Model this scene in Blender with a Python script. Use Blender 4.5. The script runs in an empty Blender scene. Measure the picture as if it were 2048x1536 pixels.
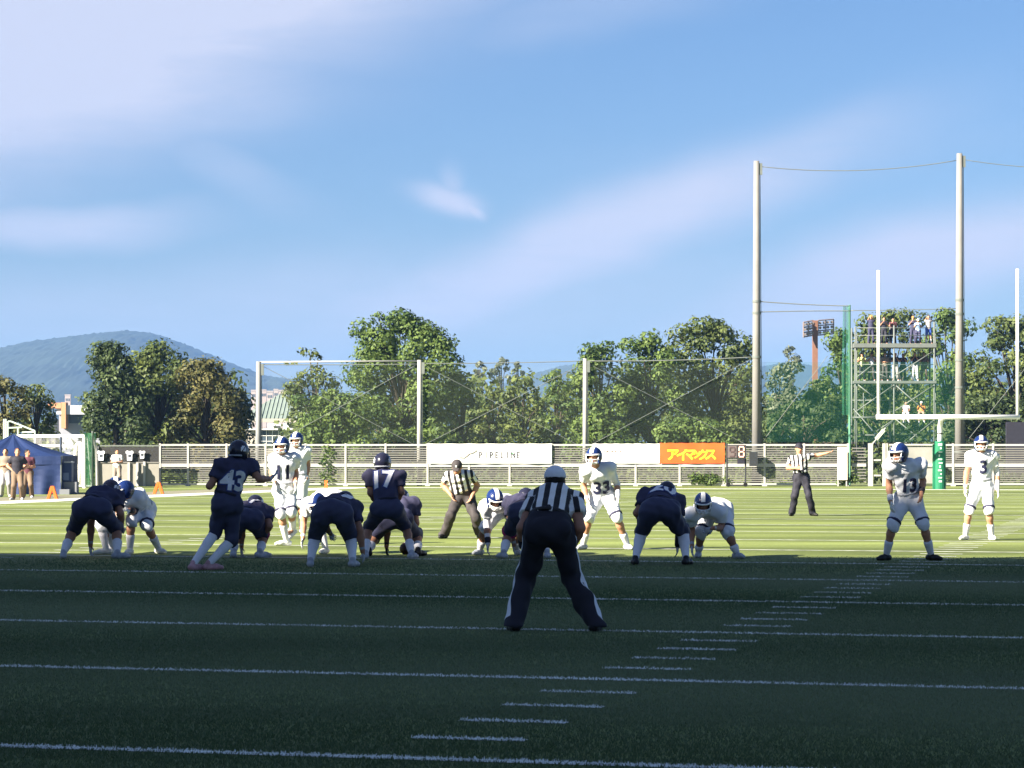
import bpy, bmesh, math, random
import numpy as np
from mathutils import Vector, Matrix
from mathutils.bvhtree import BVHTree
random.seed(7); RNG = np.random.default_rng(7)
S = bpy.context.scene
COL = S.collection
R = math.radians

# ---------------------------------------------------------------- camera
FPX, CX, HY, CAMH = 5300.0, 1024.0, 903.0, 1.49       # focal length, centre and horizon in photo pixels; eye height
cam = bpy.data.cameras.new('camera'); camo = bpy.data.objects.new('camera', cam); COL.objects.link(camo)
camo.location = (0, 0, CAMH); camo.rotation_euler = (R(90), 0, 0)
cam.sensor_width = 36; cam.lens = 36*FPX/2048; cam.shift_y = (HY-768)/2048
cam.clip_start = .5; cam.clip_end = 9000
S.camera = camo

# ---------------------------------------------------------------- light
SUN_AZ, SUN_EL = 33.0, 30.0                            # degrees behind the camera's left, and above the horizon
sdir = Vector((-math.cos(R(SUN_AZ))*math.cos(R(SUN_EL)), -math.sin(R(SUN_AZ))*math.cos(R(SUN_EL)), math.sin(R(SUN_EL))))
sl = bpy.data.lights.new('sun', 'SUN'); sl.energy = 5.0; sl.angle = R(.5); sl.color = (1, .90, .75)
slo = bpy.data.objects.new('sun', sl); COL.objects.link(slo)
slo.rotation_euler = sdir.to_track_quat('Z', 'Y').to_euler(); slo.location = (-60, -40, 60)

W = bpy.data.worlds.new('World'); S.world = W; W.use_nodes = True
wn = W.node_tree.nodes; wl = W.node_tree.links; wn.clear()
def wm(op, a, b=None, c=None, clamp=False):
    n = wn.new('ShaderNodeMath'); n.operation = op; n.use_clamp = clamp
    for i, v in enumerate((a, b, c)):
        if v is None: continue
        if isinstance(v, (int, float)): n.inputs[i].default_value = v
        else: wl.new(v, n.inputs[i])
    return n.outputs[0]
tc = wn.new('ShaderNodeTexCoord'); sx = wn.new('ShaderNodeSeparateXYZ'); wl.new(tc.outputs['Generated'], sx.inputs[0])
dx, dy, dz = sx.outputs
az = wm('ARCTAN2', dx, wm('ABSOLUTE', dy)); el = wm('ARCSINE', dz)
sky = wn.new('ShaderNodeTexSky'); sky.sky_type = 'NISHITA'; sky.sun_disc = False
sky.sun_elevation = R(SUN_EL); sky.sun_rotation = math.atan2(sdir.x, sdir.y)
sky.air_density = 1.0; sky.dust_density = .6; sky.ozone_density = 3.0; sky.altitude = 50
tint = wn.new('ShaderNodeMix'); tint.data_type = 'RGBA'; tint.blend_type = 'MULTIPLY'; tint.inputs[0].default_value = 1
wl.new(sky.outputs[0], tint.inputs[6]); tint.inputs[7].default_value = (.305, .380, .495, 1)
# clouds: thin cirrus streaks, laid out in azimuth and elevation
cv = wn.new('ShaderNodeCombineXYZ'); wl.new(az, cv.inputs[0]); wl.new(el, cv.inputs[1])
nz = wn.new('ShaderNodeTexNoise'); nz.inputs['Scale'].default_value = 14; nz.inputs['Detail'].default_value = 9; nz.inputs['Roughness'].default_value = .6
mp = wn.new('ShaderNodeMapping'); mp.inputs['Rotation'].default_value = (0, 0, R(-20)); mp.inputs['Scale'].default_value = (.55, 1.9, 1)
wl.new(cv.outputs[0], mp.inputs[0]); wl.new(mp.outputs[0], nz.inputs['Vector'])
nw = wn.new('ShaderNodeTexNoise'); nw.inputs['Scale'].default_value = 9; nw.inputs['Detail'].default_value = 3; wl.new(cv.outputs[0], nw.inputs['Vector'])
sc_ = wn.new('ShaderNodeSeparateColor'); wl.new(nw.outputs['Color'], sc_.inputs[0])
ns = wn.new('ShaderNodeTexNoise'); ns.inputs['Scale'].default_value = 30; ns.inputs['Detail'].default_value = 10; ns.inputs['Roughness'].default_value = .65; ns.inputs['Distortion'].default_value = .6
mp2 = wn.new('ShaderNodeMapping'); mp2.inputs['Rotation'].default_value = (0, 0, R(-24)); mp2.inputs['Scale'].default_value = (.35, 2.6, 1); wl.new(cv.outputs[0], mp2.inputs[0]); wl.new(mp2.outputs[0], ns.inputs['Vector'])
az2 = wm('ADD', az, wm('MULTIPLY', wm('SUBTRACT', sc_.outputs[0], .5), .05))
el2 = wm('ADD', el, wm('MULTIPLY', wm('SUBTRACT', sc_.outputs[1], .5), .03))
CLOUDS = [(260, -10, 21, 820, 250, 1.25), (140, 190, 6, 460, 120, 1.0), (130, 455, 2, 260, 40, .75), (885, 400, -6, 66, 22, 1.0), (887, 384, 80, 34, 26, .5), (930, 410, -25, 32, 12, .9),
          (1160, 490, 19, 560, 72, 1.0), (1800, 545, 12, 460, 84, 1.0), (600, 610, 3, 1000, 90, .45), (1650, 310, 5, 380, 40, .15), (420, 330, -28, 200, 40, .3), (1150, 10, 12, 300, 60, .25)]
tot = None
for (px, py, rot, la, lb, s) in CLOUDS:
    u0, v0 = math.atan((px-CX)/FPX), math.atan((HY-py)/FPX); c, s_ = math.cos(R(rot)), math.sin(R(rot))
    du, dv = wm('SUBTRACT', az2, u0), wm('SUBTRACT', el2, v0)
    a = wm('DIVIDE', wm('ADD', wm('MULTIPLY', du, c), wm('MULTIPLY', dv, s_)), la/FPX)
    b = wm('DIVIDE', wm('SUBTRACT', wm('MULTIPLY', dv, c), wm('MULTIPLY', du, s_)), lb/FPX)
    g = wm('MULTIPLY', wm('EXPONENT', wm('MULTIPLY', wm('ADD', wm('POWER', wm('ABSOLUTE', a), 2.6), wm('POWER', wm('ABSOLUTE', b), 2.6)), -.9)), s)
    tot = g if tot is None else wm('MAXIMUM', tot, g)
# higher up, scattered cirrus goes on
hi = wm('MULTIPLY', wm('SMOOTH_MIN', wm('MAXIMUM', wm('SUBTRACT', el, .2), 0), .35, .1), .35)
tot = wm('MAXIMUM', tot, hi)
cl = wm('MULTIPLY', tot, wm('ADD', .1, wm('ADD', wm('MULTIPLY', nz.outputs[0], 1.1), wm('MULTIPLY', ns.outputs[0], .75))), clamp=True)
hz = wm('MULTIPLY', wm('EXPONENT', wm('MULTIPLY', wm('MAXIMUM', el, 0), -22.0)), .5)
cl = wm('MULTIPLY', cl, 1.0)
mx = wn.new('ShaderNodeMix'); mx.data_type = 'RGBA'; wl.new(cl, mx.inputs[0]); wl.new(tint.outputs[2], mx.inputs[6])
CLOUDC = (2.72, 2.90, 3.65)
mx.inputs[7].default_value = (*CLOUDC, 1)
hm = wn.new('ShaderNodeMix'); hm.data_type = 'RGBA'; wl.new(hz, hm.inputs[0]); wl.new(mx.outputs[2], hm.inputs[6]); hm.inputs[7].default_value = (1.95, 1.48, 1.05, 1)
bg = wn.new('ShaderNodeBackground'); bg.inputs[1].default_value = .05; wl.new(hm.outputs[2], bg.inputs[0])
wo = wn.new('ShaderNodeOutputWorld'); wl.new(bg.outputs[0], wo.inputs[0])
S.view_settings.view_transform = 'Standard'; S.view_settings.look = 'None'; S.view_settings.exposure = 2.3; S.view_settings.gamma = 1; S.view_settings.use_curve_mapping = False
S.cycles.use_denoising = True
S.cycles.max_bounces = 6; S.cycles.diffuse_bounces = 3; S.cycles.glossy_bounces = 2; S.cycles.transmission_bounces = 4; S.cycles.transparent_max_bounces = 12
S.cycles.volume_bounces = 0

# ---------------------------------------------------------------- helpers
def gd(py): return FPX*CAMH/(py-HY)                    # depth of a ground point seen at photo row py
def P(px, py, d): return Vector(((px-CX)/FPX*d, d, CAMH+(HY-py)/FPX*d))
def mat(name, col, rough=.7, var=.0, scale=6., spec=.25, bump=0., bscale=60., metal=0.):
    m = bpy.data.materials.new(name); m.use_nodes = True; n = m.node_tree.nodes; l = m.node_tree.links
    b = n['Principled BSDF']; b.inputs['Roughness'].default_value = rough; b.inputs['Specular IOR Level'].default_value = spec; b.inputs['Metallic'].default_value = metal
    b.inputs['Base Color'].default_value = (*col, 1)
    if var or bump:
        t = n.new('ShaderNodeTexCoord')
    if var:
        z = n.new('ShaderNodeTexNoise'); z.inputs['Scale'].default_value = scale; z.inputs['Detail'].default_value = 4; l.new(t.outputs['Object'], z.inputs['Vector'])
        r = n.new('ShaderNodeMapRange'); l.new(z.outputs[0], r.inputs[0]); r.inputs[1].default_value = .3; r.inputs[2].default_value = .7; r.inputs[3].default_value = 1-var; r.inputs[4].default_value = 1+var
        x = n.new('ShaderNodeMix'); x.data_type = 'RGBA'; x.blend_type = 'MULTIPLY'; x.inputs[0].default_value = 1; x.inputs[6].default_value = (*col, 1); l.new(r.outputs[0], x.inputs[7]); l.new(x.outputs[2], b.inputs['Base Color'])
    if bump:
        z2 = n.new('ShaderNodeTexNoise'); z2.inputs['Scale'].default_value = bscale; z2.inputs['Detail'].default_value = 3; l.new(t.outputs['Object'], z2.inputs['Vector'])
        bp = n.new('ShaderNodeBump'); bp.inputs['Strength'].default_value = bump; bp.inputs['Distance'].default_value = .02; l.new(z2.outputs[0], bp.inputs['Height']); l.new(bp.outputs[0], b.inputs['Normal'])
    return m
def obj(name, me, m=None, parent=None, smooth=False, **props):
    o = bpy.data.objects.new(name, me); COL.objects.link(o)
    if m is not None and len(me.materials) == 0: me.materials.append(m)
    if smooth: me.polygons.foreach_set('use_smooth', [True]*len(me.polygons))
    if parent is not None: o.parent = parent
    for k, v in props.items(): o[k] = v
    return o
def empty(name, loc, label, cat, group=None):
    o = bpy.data.objects.new(name, None); COL.objects.link(o); o.location = loc; o['label'] = label; o['category'] = cat; o.empty_display_size = .2
    if group: o['group'] = group
    return o
def mesh(name, v, f):
    me = bpy.data.meshes.new(name); me.from_pydata([tuple(q) for q in v], [], f); me.update(); return me
def npmesh(name, V, Q):
    me = bpy.data.meshes.new(name); V = np.asarray(V, np.float32); Q = np.asarray(Q, np.int32); k = Q.shape[1]
    me.vertices.add(len(V)); me.vertices.foreach_set('co', V.ravel()); me.loops.add(Q.size); me.loops.foreach_set('vertex_index', Q.ravel())
    me.polygons.add(len(Q)); me.polygons.foreach_set('loop_start', np.arange(0, Q.size, k, dtype=np.int32)); me.update(calc_edges=True); return me
class MB:                                              # collects boxes, tubes and quads; build() links ONE mesh object
    def __init__(s): s.v = []; s.f = []
    def box(s, c, d, rot=None):
        n = len(s.v); c = Vector(c)
        for z in (-.5, .5):
            for (x, y) in ((-.5, -.5), (.5, -.5), (.5, .5), (-.5, .5)):
                p = Vector((x*d[0], y*d[1], z*d[2])); s.v.append(c+(rot @ p if rot is not None else p))
        s.f += [tuple(n+i for i in q) for q in ((3, 2, 1, 0), (4, 5, 6, 7), (0, 1, 5, 4), (1, 2, 6, 5), (2, 3, 7, 6), (3, 0, 4, 7))]; return s
    def tube(s, pts, r, n=8, caps=True):
        pts = [Vector(p) for p in pts]; rs = r if isinstance(r, (list, tuple)) else [r]*len(pts); b0 = len(s.v); prev = None
        for i, p in enumerate(pts):
            t = (pts[min(i+1, len(pts)-1)]-pts[max(i-1, 0)]).normalized()
            a = prev if prev is not None else (Vector((0, 0, 1)) if abs(t.z) < .9 else Vector((1, 0, 0)))
            u = (a-t*a.dot(t)).normalized(); w = t.cross(u); prev = u
            for k in range(n):
                q = 2*math.pi*k/n; s.v.append(p+(u*math.cos(q)+w*math.sin(q))*rs[i])
        for i in range(len(pts)-1):
            for k in range(n):
                a, b = b0+i*n+k, b0+i*n+(k+1) % n; s.f.append((a, b, b+n, a+n))
        if caps:
            s.f.append(tuple(b0+k for k in range(n))[::-1]); s.f.append(tuple(b0+(len(pts)-1)*n+k for k in range(n)))
        return s
    def quad(s, *p):
        n = len(s.v); s.v += [Vector(q) for q in p]; s.f.append(tuple(range(n, n+len(p)))); return s
    def mesh(s, name, off=None):
        v = s.v if off is None else [q-Vector(off) for q in s.v]
        return mesh(name, v, s.f)
    def build(s, name, m, parent=None, smooth=False, off=None, **pr):
        o = obj(name, s.mesh(name, off), m, parent, smooth, **pr); return o

M = {}
M['white_metal'] = mat('white_metal', (.36, .355, .34), .45, .06, 3)
M['slat'] = mat('weathered_white_slat', (.155, .152, .142), .55, .12, 2)
M['concrete'] = mat('pole_concrete', (.185, .18, .17), .85, .10, 1.2, bump=.2, bscale=14)
M['galv'] = mat('galvanised_steel', (.125, .14, .13), .45, .1, 4)
M['dark_metal'] = mat('dark_metal', (.03, .033, .036), .5)
M['skin'] = mat('skin', (.43, .22, .135), .55, .06, 8, bump=.05)
M['skin_dark'] = mat('tanned_skin', (.30, .15, .095), .55, .06, 8)
M['hair'] = mat('black_hair', (.012, .010, .009), .6, .2, 30)
M['navy'] = mat('navy_jersey', (.042, .042, .082), .8, .15, 5, bump=.35, bscale=14)
M['navy_pants'] = mat('navy_pants', (.040, .043, .085), .62, .10, 5, bump=.10, bscale=20)
M['white_cloth'] = mat('white_jersey', (.66, .68, .72), .85, .05, 5, bump=.3, bscale=16)
M['white_pants'] = mat('white_pants', (.62, .64, .68), .7, .05, 5, bump=.12, bscale=20)
M['sock'] = mat('white_sock', (.66, .66, .70), .9, .05, 20)
M['blue_shell'] = mat('blue_helmet_shell', (.007, .020, .095), .25, spec=.5)
M['navy_shell'] = mat('navy_helmet_shell', (.014, .015, .032), .25, spec=.5)
M['white_paint'] = mat('white_enamel', (.78, .78, .76), .35, spec=.4)
M['num_white'] = mat('number_white', (.70, .70, .72), .7)
M['num_navy'] = mat('number_navy', (.015, .018, .05), .7)
M['num_edge'] = mat('number_outline_blue', (.04, .06, .22), .7)
M['black_cloth'] = mat('black_cloth', (.018, .018, .027), .75, .15, 6, bump=.15, bscale=18)
M['dark_grey_cloth'] = mat('dark_grey_cloth', (.045, .04, .042), .8, .15, 6, bump=.15, bscale=18)
M['black_shoe'] = mat('black_shoe', (.012, .012, .013), .4)
M['grey_shoe'] = mat('grey_shoe', (.34, .36, .40), .5, .2, 14)
M['white_shoe'] = mat('white_shoe', (.66, .66, .62), .5, .1, 14)
M['red'] = mat('red_sole', (.30, .03, .04), .5); M['pink_shoe'] = mat('pinkish_shoe', (.40, .22, .24), .5, .25, 18)
M['pink'] = mat('pink_band', (.35, .03, .12), .8)
M['eye'] = mat('eye', (.01, .008, .008), .3)
M['lip'] = mat('lip', (.25, .08, .07), .5)
M['leather'] = mat('football_leather', (.055, .022, .016), .5, .1, 30)
M['orange'] = mat('orange_foam', (.75, .13, .02), .7, .06, 6)
M['yellow'] = mat('yellow_print', (.85, .72, .03), .7)
M['tent'] = mat('blue_tent_fabric', (.010, .023, .080), .6, .1, 2, bump=.3, bscale=5)
M['green_pad'] = mat('green_post_pad', (.012, .13, .065), .5, .08, 4)
M['rust'] = mat('brown_steel', (.17, .085, .055), .7, .15, 2)
M['bark'] = mat('bark', (.05, .04, .03), .9, .25, 5, bump=.4, bscale=9)

def striped(name, freq, duty, black=(.014, .014, .018), white=(.74, .74, .73)):
    m = bpy.data.materials.new(name); m.use_nodes = True; n = m.node_tree.nodes; l = m.node_tree.links; b = n['Principled BSDF']; b.inputs['Roughness'].default_value = .8
    a = n.new('ShaderNodeAttribute'); a.attribute_name = 'across'
    def mm(op, x, y):
        q = n.new('ShaderNodeMath'); q.operation = op
        for i, v in enumerate((x, y)):
            if isinstance(v, (int, float)): q.inputs[i].default_value = v
            else: l.new(v, q.inputs[i])
        return q.outputs[0]
    fr = mm('FRACT', mm('ADD', mm('MULTIPLY', a.outputs['Fac'], freq), 100.25), 0); st = mm('LESS_THAN', fr, duty)
    x = n.new('ShaderNodeMix'); x.data_type = 'RGBA'; l.new(st, x.inputs[0]); x.inputs[6].default_value = (*black, 1); x.inputs[7].default_value = (*white, 1); l.new(x.outputs[2], b.inputs['Base Color'])
    t = n.new('ShaderNodeTexCoord'); z2 = n.new('ShaderNodeTexNoise'); z2.inputs['Scale'].default_value = 18; l.new(t.outputs['Object'], z2.inputs['Vector'])
    bp = n.new('ShaderNodeBump'); bp.inputs['Strength'].default_value = .2; bp.inputs['Distance'].default_value = .02; l.new(z2.outputs[0], bp.inputs['Height']); l.new(bp.outputs[0], b.inputs['Normal'])
    return m
M['stripes'] = striped('striped_shirt', 1/.095, .5)

# ---------------------------------------------------------------- ground, markings
TH = .255; U0 = 12.3; V0 = -3.98; YD = .9144; K5 = 5*YD
def fp(u, v, z=0.): return Vector((u*math.sin(TH)+v*math.cos(TH), u*math.cos(TH)-v*math.sin(TH), z))   # field metres -> world
def turf_material():
    m = bpy.data.materials.new('artificial_turf'); m.use_nodes = True; n = m.node_tree.nodes; l = m.node_tree.links; b = n['Principled BSDF']; b.inputs['Roughness'].default_value = .75; b.inputs['Specular IOR Level'].default_value = .15
    t = n.new('ShaderNodeTexCoord')
    def noise(sc, rot=0, scl=(1, 1, 1), det=4):
        mp = n.new('ShaderNodeMapping'); mp.inputs['Rotation'].default_value = (0, 0, rot); mp.inputs['Scale'].default_value = scl; l.new(t.outputs['Object'], mp.inputs[0])
        z = n.new('ShaderNodeTexNoise'); z.inputs['Scale'].default_value = sc; z.inputs['Detail'].default_value = det; l.new(mp.outputs[0], z.inputs['Vector']); return z.outputs[0]
    a = noise(.35, TH, (.25, 1.2, 1)); c = noise(1.6, TH, (.3, 2.2, 1)); d = noise(28., 0, (.5, 1, 1), 3)
    def mapr(x, lo, hi, o0, o1):
        r = n.new('ShaderNodeMapRange'); l.new(x, r.inputs[0]); r.inputs[1].default_value = lo; r.inputs[2].default_value = hi; r.inputs[3].default_value = o0; r.inputs[4].default_value = o1; return r.outputs[0]
    def mul(x, y):
        q = n.new('ShaderNodeMath'); q.operation = 'MULTIPLY'; l.new(x, q.inputs[0]); l.new(y, q.inputs[1]); return q.outputs[0]
    k = mul(mul(mapr(a, .35, .65, .68, 1.28), mapr(c, .35, .65, .86, 1.14)), mapr(d, .3, .7, .75, 1.25))
    cr = n.new('ShaderNodeMix'); cr.data_type = 'RGBA'; l.new(mapr(a, .35, .65, 0, 1), cr.inputs[0]); cr.inputs[6].default_value = (*TURF_A, 1); cr.inputs[7].default_value = (*TURF_B, 1)
    x = n.new('ShaderNodeMix'); x.data_type = 'RGBA'; x.blend_type = 'MULTIPLY'; x.inputs[0].default_value = 1; l.new(cr.outputs[2], x.inputs[6]); l.new(k, x.inputs[7]); l.new(x.outputs[2], b.inputs['Base Color'])
    bp = n.new('ShaderNodeBump'); bp.inputs['Strength'].default_value = .5; bp.inputs['Distance'].default_value = .02; l.new(d, bp.inputs['Height']); l.new(bp.outputs[0], b.inputs['Normal'])
    return m
TURF_A, TURF_B = (.112, .143, .040), (.136, .166, .050)
M['turf'] = turf_material()
M['soil'] = mat('far_ground', (.10, .12, .05), .95, .3, .05)
M['line'] = mat('turf_paint', (.52, .54, .50), .85, .45, 3.5)
M['line_worn'] = mat('worn_turf_paint', (.27, .30, .20), .85, .3, 5)
M['strip'] = mat('grey_border_turf', (.17, .165, .11), .9, .2, 2)
def sheet(name, pts, m, parent=None, **pr):
    b = MB(); b.quad(*pts); return b.build(name, m, parent, **pr)
ground = sheet('ground', [(-2600, -80, -.03), (2600, -80, -.03), (2600, 4300, -.03), (-2600, 4300, -.03)], M['soil'], kind='structure')
field = sheet('turf_field', [(-120, -60, 0), (120, -60, 0), (120, 116, 0), (-120, 116, 0)], M['turf'], kind='structure')
LV, RV = -33.0, 16.0
def strip(name, u0, u1, v0, v1, m=None, z=.004):
    return sheet(name, [fp(u0, v0, z), fp(u0, v1, z), fp(u1, v1, z), fp(u1, v0, z)][::-1] if False else [fp(u0, v0, z), fp(u0, v1, z), fp(u1, v1, z), fp(u1, v0, z)], m or M['line'], field)
for k in range(0, 18): strip('yard_line', U0+K5*k-.055, U0+K5*k+.055, LV+.02, RV+4)
strip('goal_line', U0+K5*18-.1, U0+K5*18+.1, LV+.02, RV+4)
strip('end_line', U0+K5*20, U0+K5*20+1.2, LV-1.8, RV+6, z=.004)
strip('sideline', -20, U0+K5*20-.02, LV-1.8, LV-.02, z=.004)
strip('border_strip', -20, U0+K5*20-.02, LV-4.6, LV-1.82, M['strip'], z=.004)
for row, v in enumerate((V0, V0-12.8)):
    for y in range(1, 90):
        if y % 5: strip('hash_mark', U0+YD*y-.05, U0+YD*y+.05, v, v+.61, z=.004)
def grass():                                           # the near turf as real fibres; the paint of the lines sits on them
    rg = np.random.default_rng(4); Y = []; X = []
    for y0 in np.arange(10.5, 37.5, .5):
        w = y0*.2+1.2; fade = 1 if y0 < 30 else max(.05, (37.5-y0)/7.5); n = int(4600*(12/y0)*(2*w)*.5*fade); Y.append(y0+rg.uniform(0, .5, n)); X.append(rg.uniform(-w, w, n))
    x, y = np.concatenate(X), np.concatenate(Y); n = len(x); u = x*math.sin(TH)+y*math.cos(TH); v = x*math.cos(TH)-y*math.sin(TH)
    line = (np.abs((u-U0+K5/2) % K5-K5/2) < .06) & (u > U0-1)
    line |= (np.abs((u-U0+YD/2) % YD-YD/2) < .055) & (v > V0) & (v < V0+.61) & (u > U0-.2)
    wear = .5+.5*np.sin(u*3.1+v*1.7)*np.sin(v*.9+u); paint = (line & (rg.uniform(0, 1, n) < .75+.25*wear)).astype(np.float32)
    h = rg.uniform(.009, .020, n)*np.where(line, .9, 1); w = rg.uniform(.0018, .0042, n)*(y/14)**.5; a = rg.uniform(0, math.pi, n); lx, ly = rg.normal(0, .5, n)*h, rg.normal(0, .5, n)*h
    c, s = np.cos(a)*w, np.sin(a)*w; z = np.zeros(n)+.001
    V = np.stack([np.stack([x-c, y-s, z], -1), np.stack([x+c, y+s, z], -1), np.stack([x+c*.5+lx, y+s*.5+ly, h], -1), np.stack([x-c*.5+lx, y-s*.5+ly, h], -1)], 1).reshape(-1, 3)
    me = npmesh('turf_fibres', V, np.arange(4*n).reshape(-1, 4)); t = np.clip(.5+.28*np.sin(u*.9+.3*np.sin(v*.4))+.22*np.sin(v*.35+u*.5)+rg.normal(0, .12, n), 0, 1)
    for nm, d in (('tone', t), ('paint', paint)): me.attributes.new(nm, 'FLOAT', 'POINT').data.foreach_set('value', np.repeat(d, 4).astype(np.float32))
    m = bpy.data.materials.new('turf_fibre'); m.use_nodes = True; nn = m.node_tree.nodes; l = m.node_tree.links; b = nn['Principled BSDF']; b.inputs['Roughness'].default_value = .6; b.inputs['Specular IOR Level'].default_value = .2
    A = nn.new('ShaderNodeAttribute'); A.attribute_name = 'tone'; B = nn.new('ShaderNodeAttribute'); B.attribute_name = 'paint'
    q = nn.new('ShaderNodeMix'); q.data_type = 'RGBA'; l.new(A.outputs['Fac'], q.inputs[0]); q.inputs[6].default_value = (.075, .115, .050, 1); q.inputs[7].default_value = (.205, .245, .140, 1)
    p = nn.new('ShaderNodeMix'); p.data_type = 'RGBA'; l.new(B.outputs['Fac'], p.inputs[0]); l.new(q.outputs[2], p.inputs[6]); p.inputs[7].default_value = (.78, .80, .78, 1); l.new(p.outputs[2], b.inputs['Base Color'])
    tr = nn.new('ShaderNodeBsdfTranslucent'); l.new(p.outputs[2], tr.inputs[0]); sh = nn.new('ShaderNodeMixShader'); sh.inputs[0].default_value = .42; l.new(b.outputs[0], sh.inputs[1]); l.new(tr.outputs[0], sh.inputs[2]); l.new(sh.outputs[0], nn['Material Output'].inputs[0])
    obj('turf_fibres', me, m, None, kind='stuff', label='short green fibres of the near artificial turf', category='turf')
grass()
# soccer markings worn into the same turf
strip('worn_line', 60, 60.12, -31, 15, M['line_worn'], z=.008)

# ---------------------------------------------------------------- hills
def hill(name, prof, d, depth, m, seed):
    rg = np.random.default_rng(seed); xs = np.linspace(prof[0][0], prof[-1][0], 420); hy = np.interp(xs, [p[0] for p in prof], [p[1] for p in prof])
    k = np.ones(9)/9; hy = np.convolve(np.pad(hy, 4, 'edge'), k, 'valid')
    ny = 60; V = []; ph = rg.uniform(0, 6.28, 12)
    X = (xs-CX)/FPX*d; Hh = np.maximum(CAMH+(HY-hy)/FPX*d, 0)
    bump = np.zeros((ny, len(xs)))
    T = np.linspace(0, 1, ny)[:, None]; Y = d-depth*(1-T)
    for i in range(12):
        f = (.012, .02, .035, .06, .09, .14)[i % 6]; bump += np.sin(X[None]*f*rg.uniform(.7, 1.3)+Y*f*rg.uniform(.5, 1.2)*(-1)**i+ph[i])/(1+i % 6)
    rough = rg.normal(0, 1, bump.shape)
    Z = Hh[None]*np.sin(T*math.pi/2)**.9+(bump*.7+rough*.8-5)*np.minimum(1, Hh[None]/30)*np.minimum(1, T*4)
    V = np.stack([np.broadcast_to(X[None], Z.shape), np.broadcast_to(Y, Z.shape), Z-.5], -1).reshape(-1, 3)
    V2 = np.stack([X, np.full_like(X, d+depth*.6), np.zeros_like(X)-1], -1); V = np.vstack([V, V2])
    i = np.arange(ny)[:, None]*len(xs)+np.arange(len(xs)-1)[None]; Q = np.stack([i, i+1, i+1+len(xs), i+len(xs)], -1).reshape(-1, 4)
    return obj(name, npmesh(name, V, Q), m, None, True, kind='structure')
M['forest'] = mat('hill_forest', (.020, .030, .022), .95, .3, .02)
hill('hill', [(-700, 800), (-350, 745), (-150, 712), (0, 700), (60, 693), (120, 679), (190, 671), (240, 665), (290, 658), (340, 666), (395, 687), (445, 709), (490, 728), (535, 744), (600, 752), (680, 775), (760, 800), (860, 850), (960, 903)], 3000, 900, M['forest'], 3)
hill('hill', [(760, 880), (860, 800), (960, 775), (1030, 758), (1080, 738), (1130, 724), (1180, 728), (1260, 738), (1400, 735), (1500, 728), (1560, 718), (1620, 726), (1720, 740), (1900, 745), (2100, 750), (2500, 800), (2700, 880)], 3300, 800, M['forest'], 5)

# ---------------------------------------------------------------- the grandstand whose shade covers the near turf (left of the frame)
gs = empty('grandstand', (-60, -25, 0), 'tall grey grandstand beside the left sideline that shades the near turf', 'grandstand')
M['render'] = mat('grey_render', (.34, .33, .31), .85, .1, .5)
def prism(pts, z0, z1):
    b = MB(); n = len(pts); b.v = [Vector((x, y, z0)) for x, y in pts]+[Vector((x, y, z1)) for x, y in pts]; b.f = [tuple(range(n))[::-1], tuple(range(n, 2*n))]+[(i, (i+1) % n, n+(i+1) % n, n+i) for i in range(n)]; return b
ROOFH = 30.; ex, ey = math.cos(R(SUN_AZ))/math.tan(R(SUN_EL))*ROOFH, math.sin(R(SUN_AZ))/math.tan(R(SUN_EL))*ROOFH
EDGE = [(9., 36.85), (-50., 44.5)]                    # where the roof edge's shade lies on the turf: parallel to the yard lines
RF = [(EDGE[0][0]-ex, EDGE[0][1]-ey), (EDGE[1][0]-ex, EDGE[1][1]-ey), (EDGE[1][0]-ex, -90), (EDGE[0][0]-ex-2, -90)]
prism(RF, ROOFH-1.2, ROOFH).build('roof', M['galv'], gs, off=gs.location)
prism([(RF[0][0]-1.2, RF[0][1]-1.2), (RF[1][0]+1, RF[1][1]-1.2), (RF[2][0]+1, -89), (RF[3][0]-1.2, -89)], 0, ROOFH-1.2).build('wall', M['render'], gs, off=gs.location)
b = MB()
for i in range(9): b.box((RF[3][0]+59.6+.3*(9-i), -22, 1+i*1.1), (1.2, 44, .4))
b.build('seat_tier', M['concrete'], gs)

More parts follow.
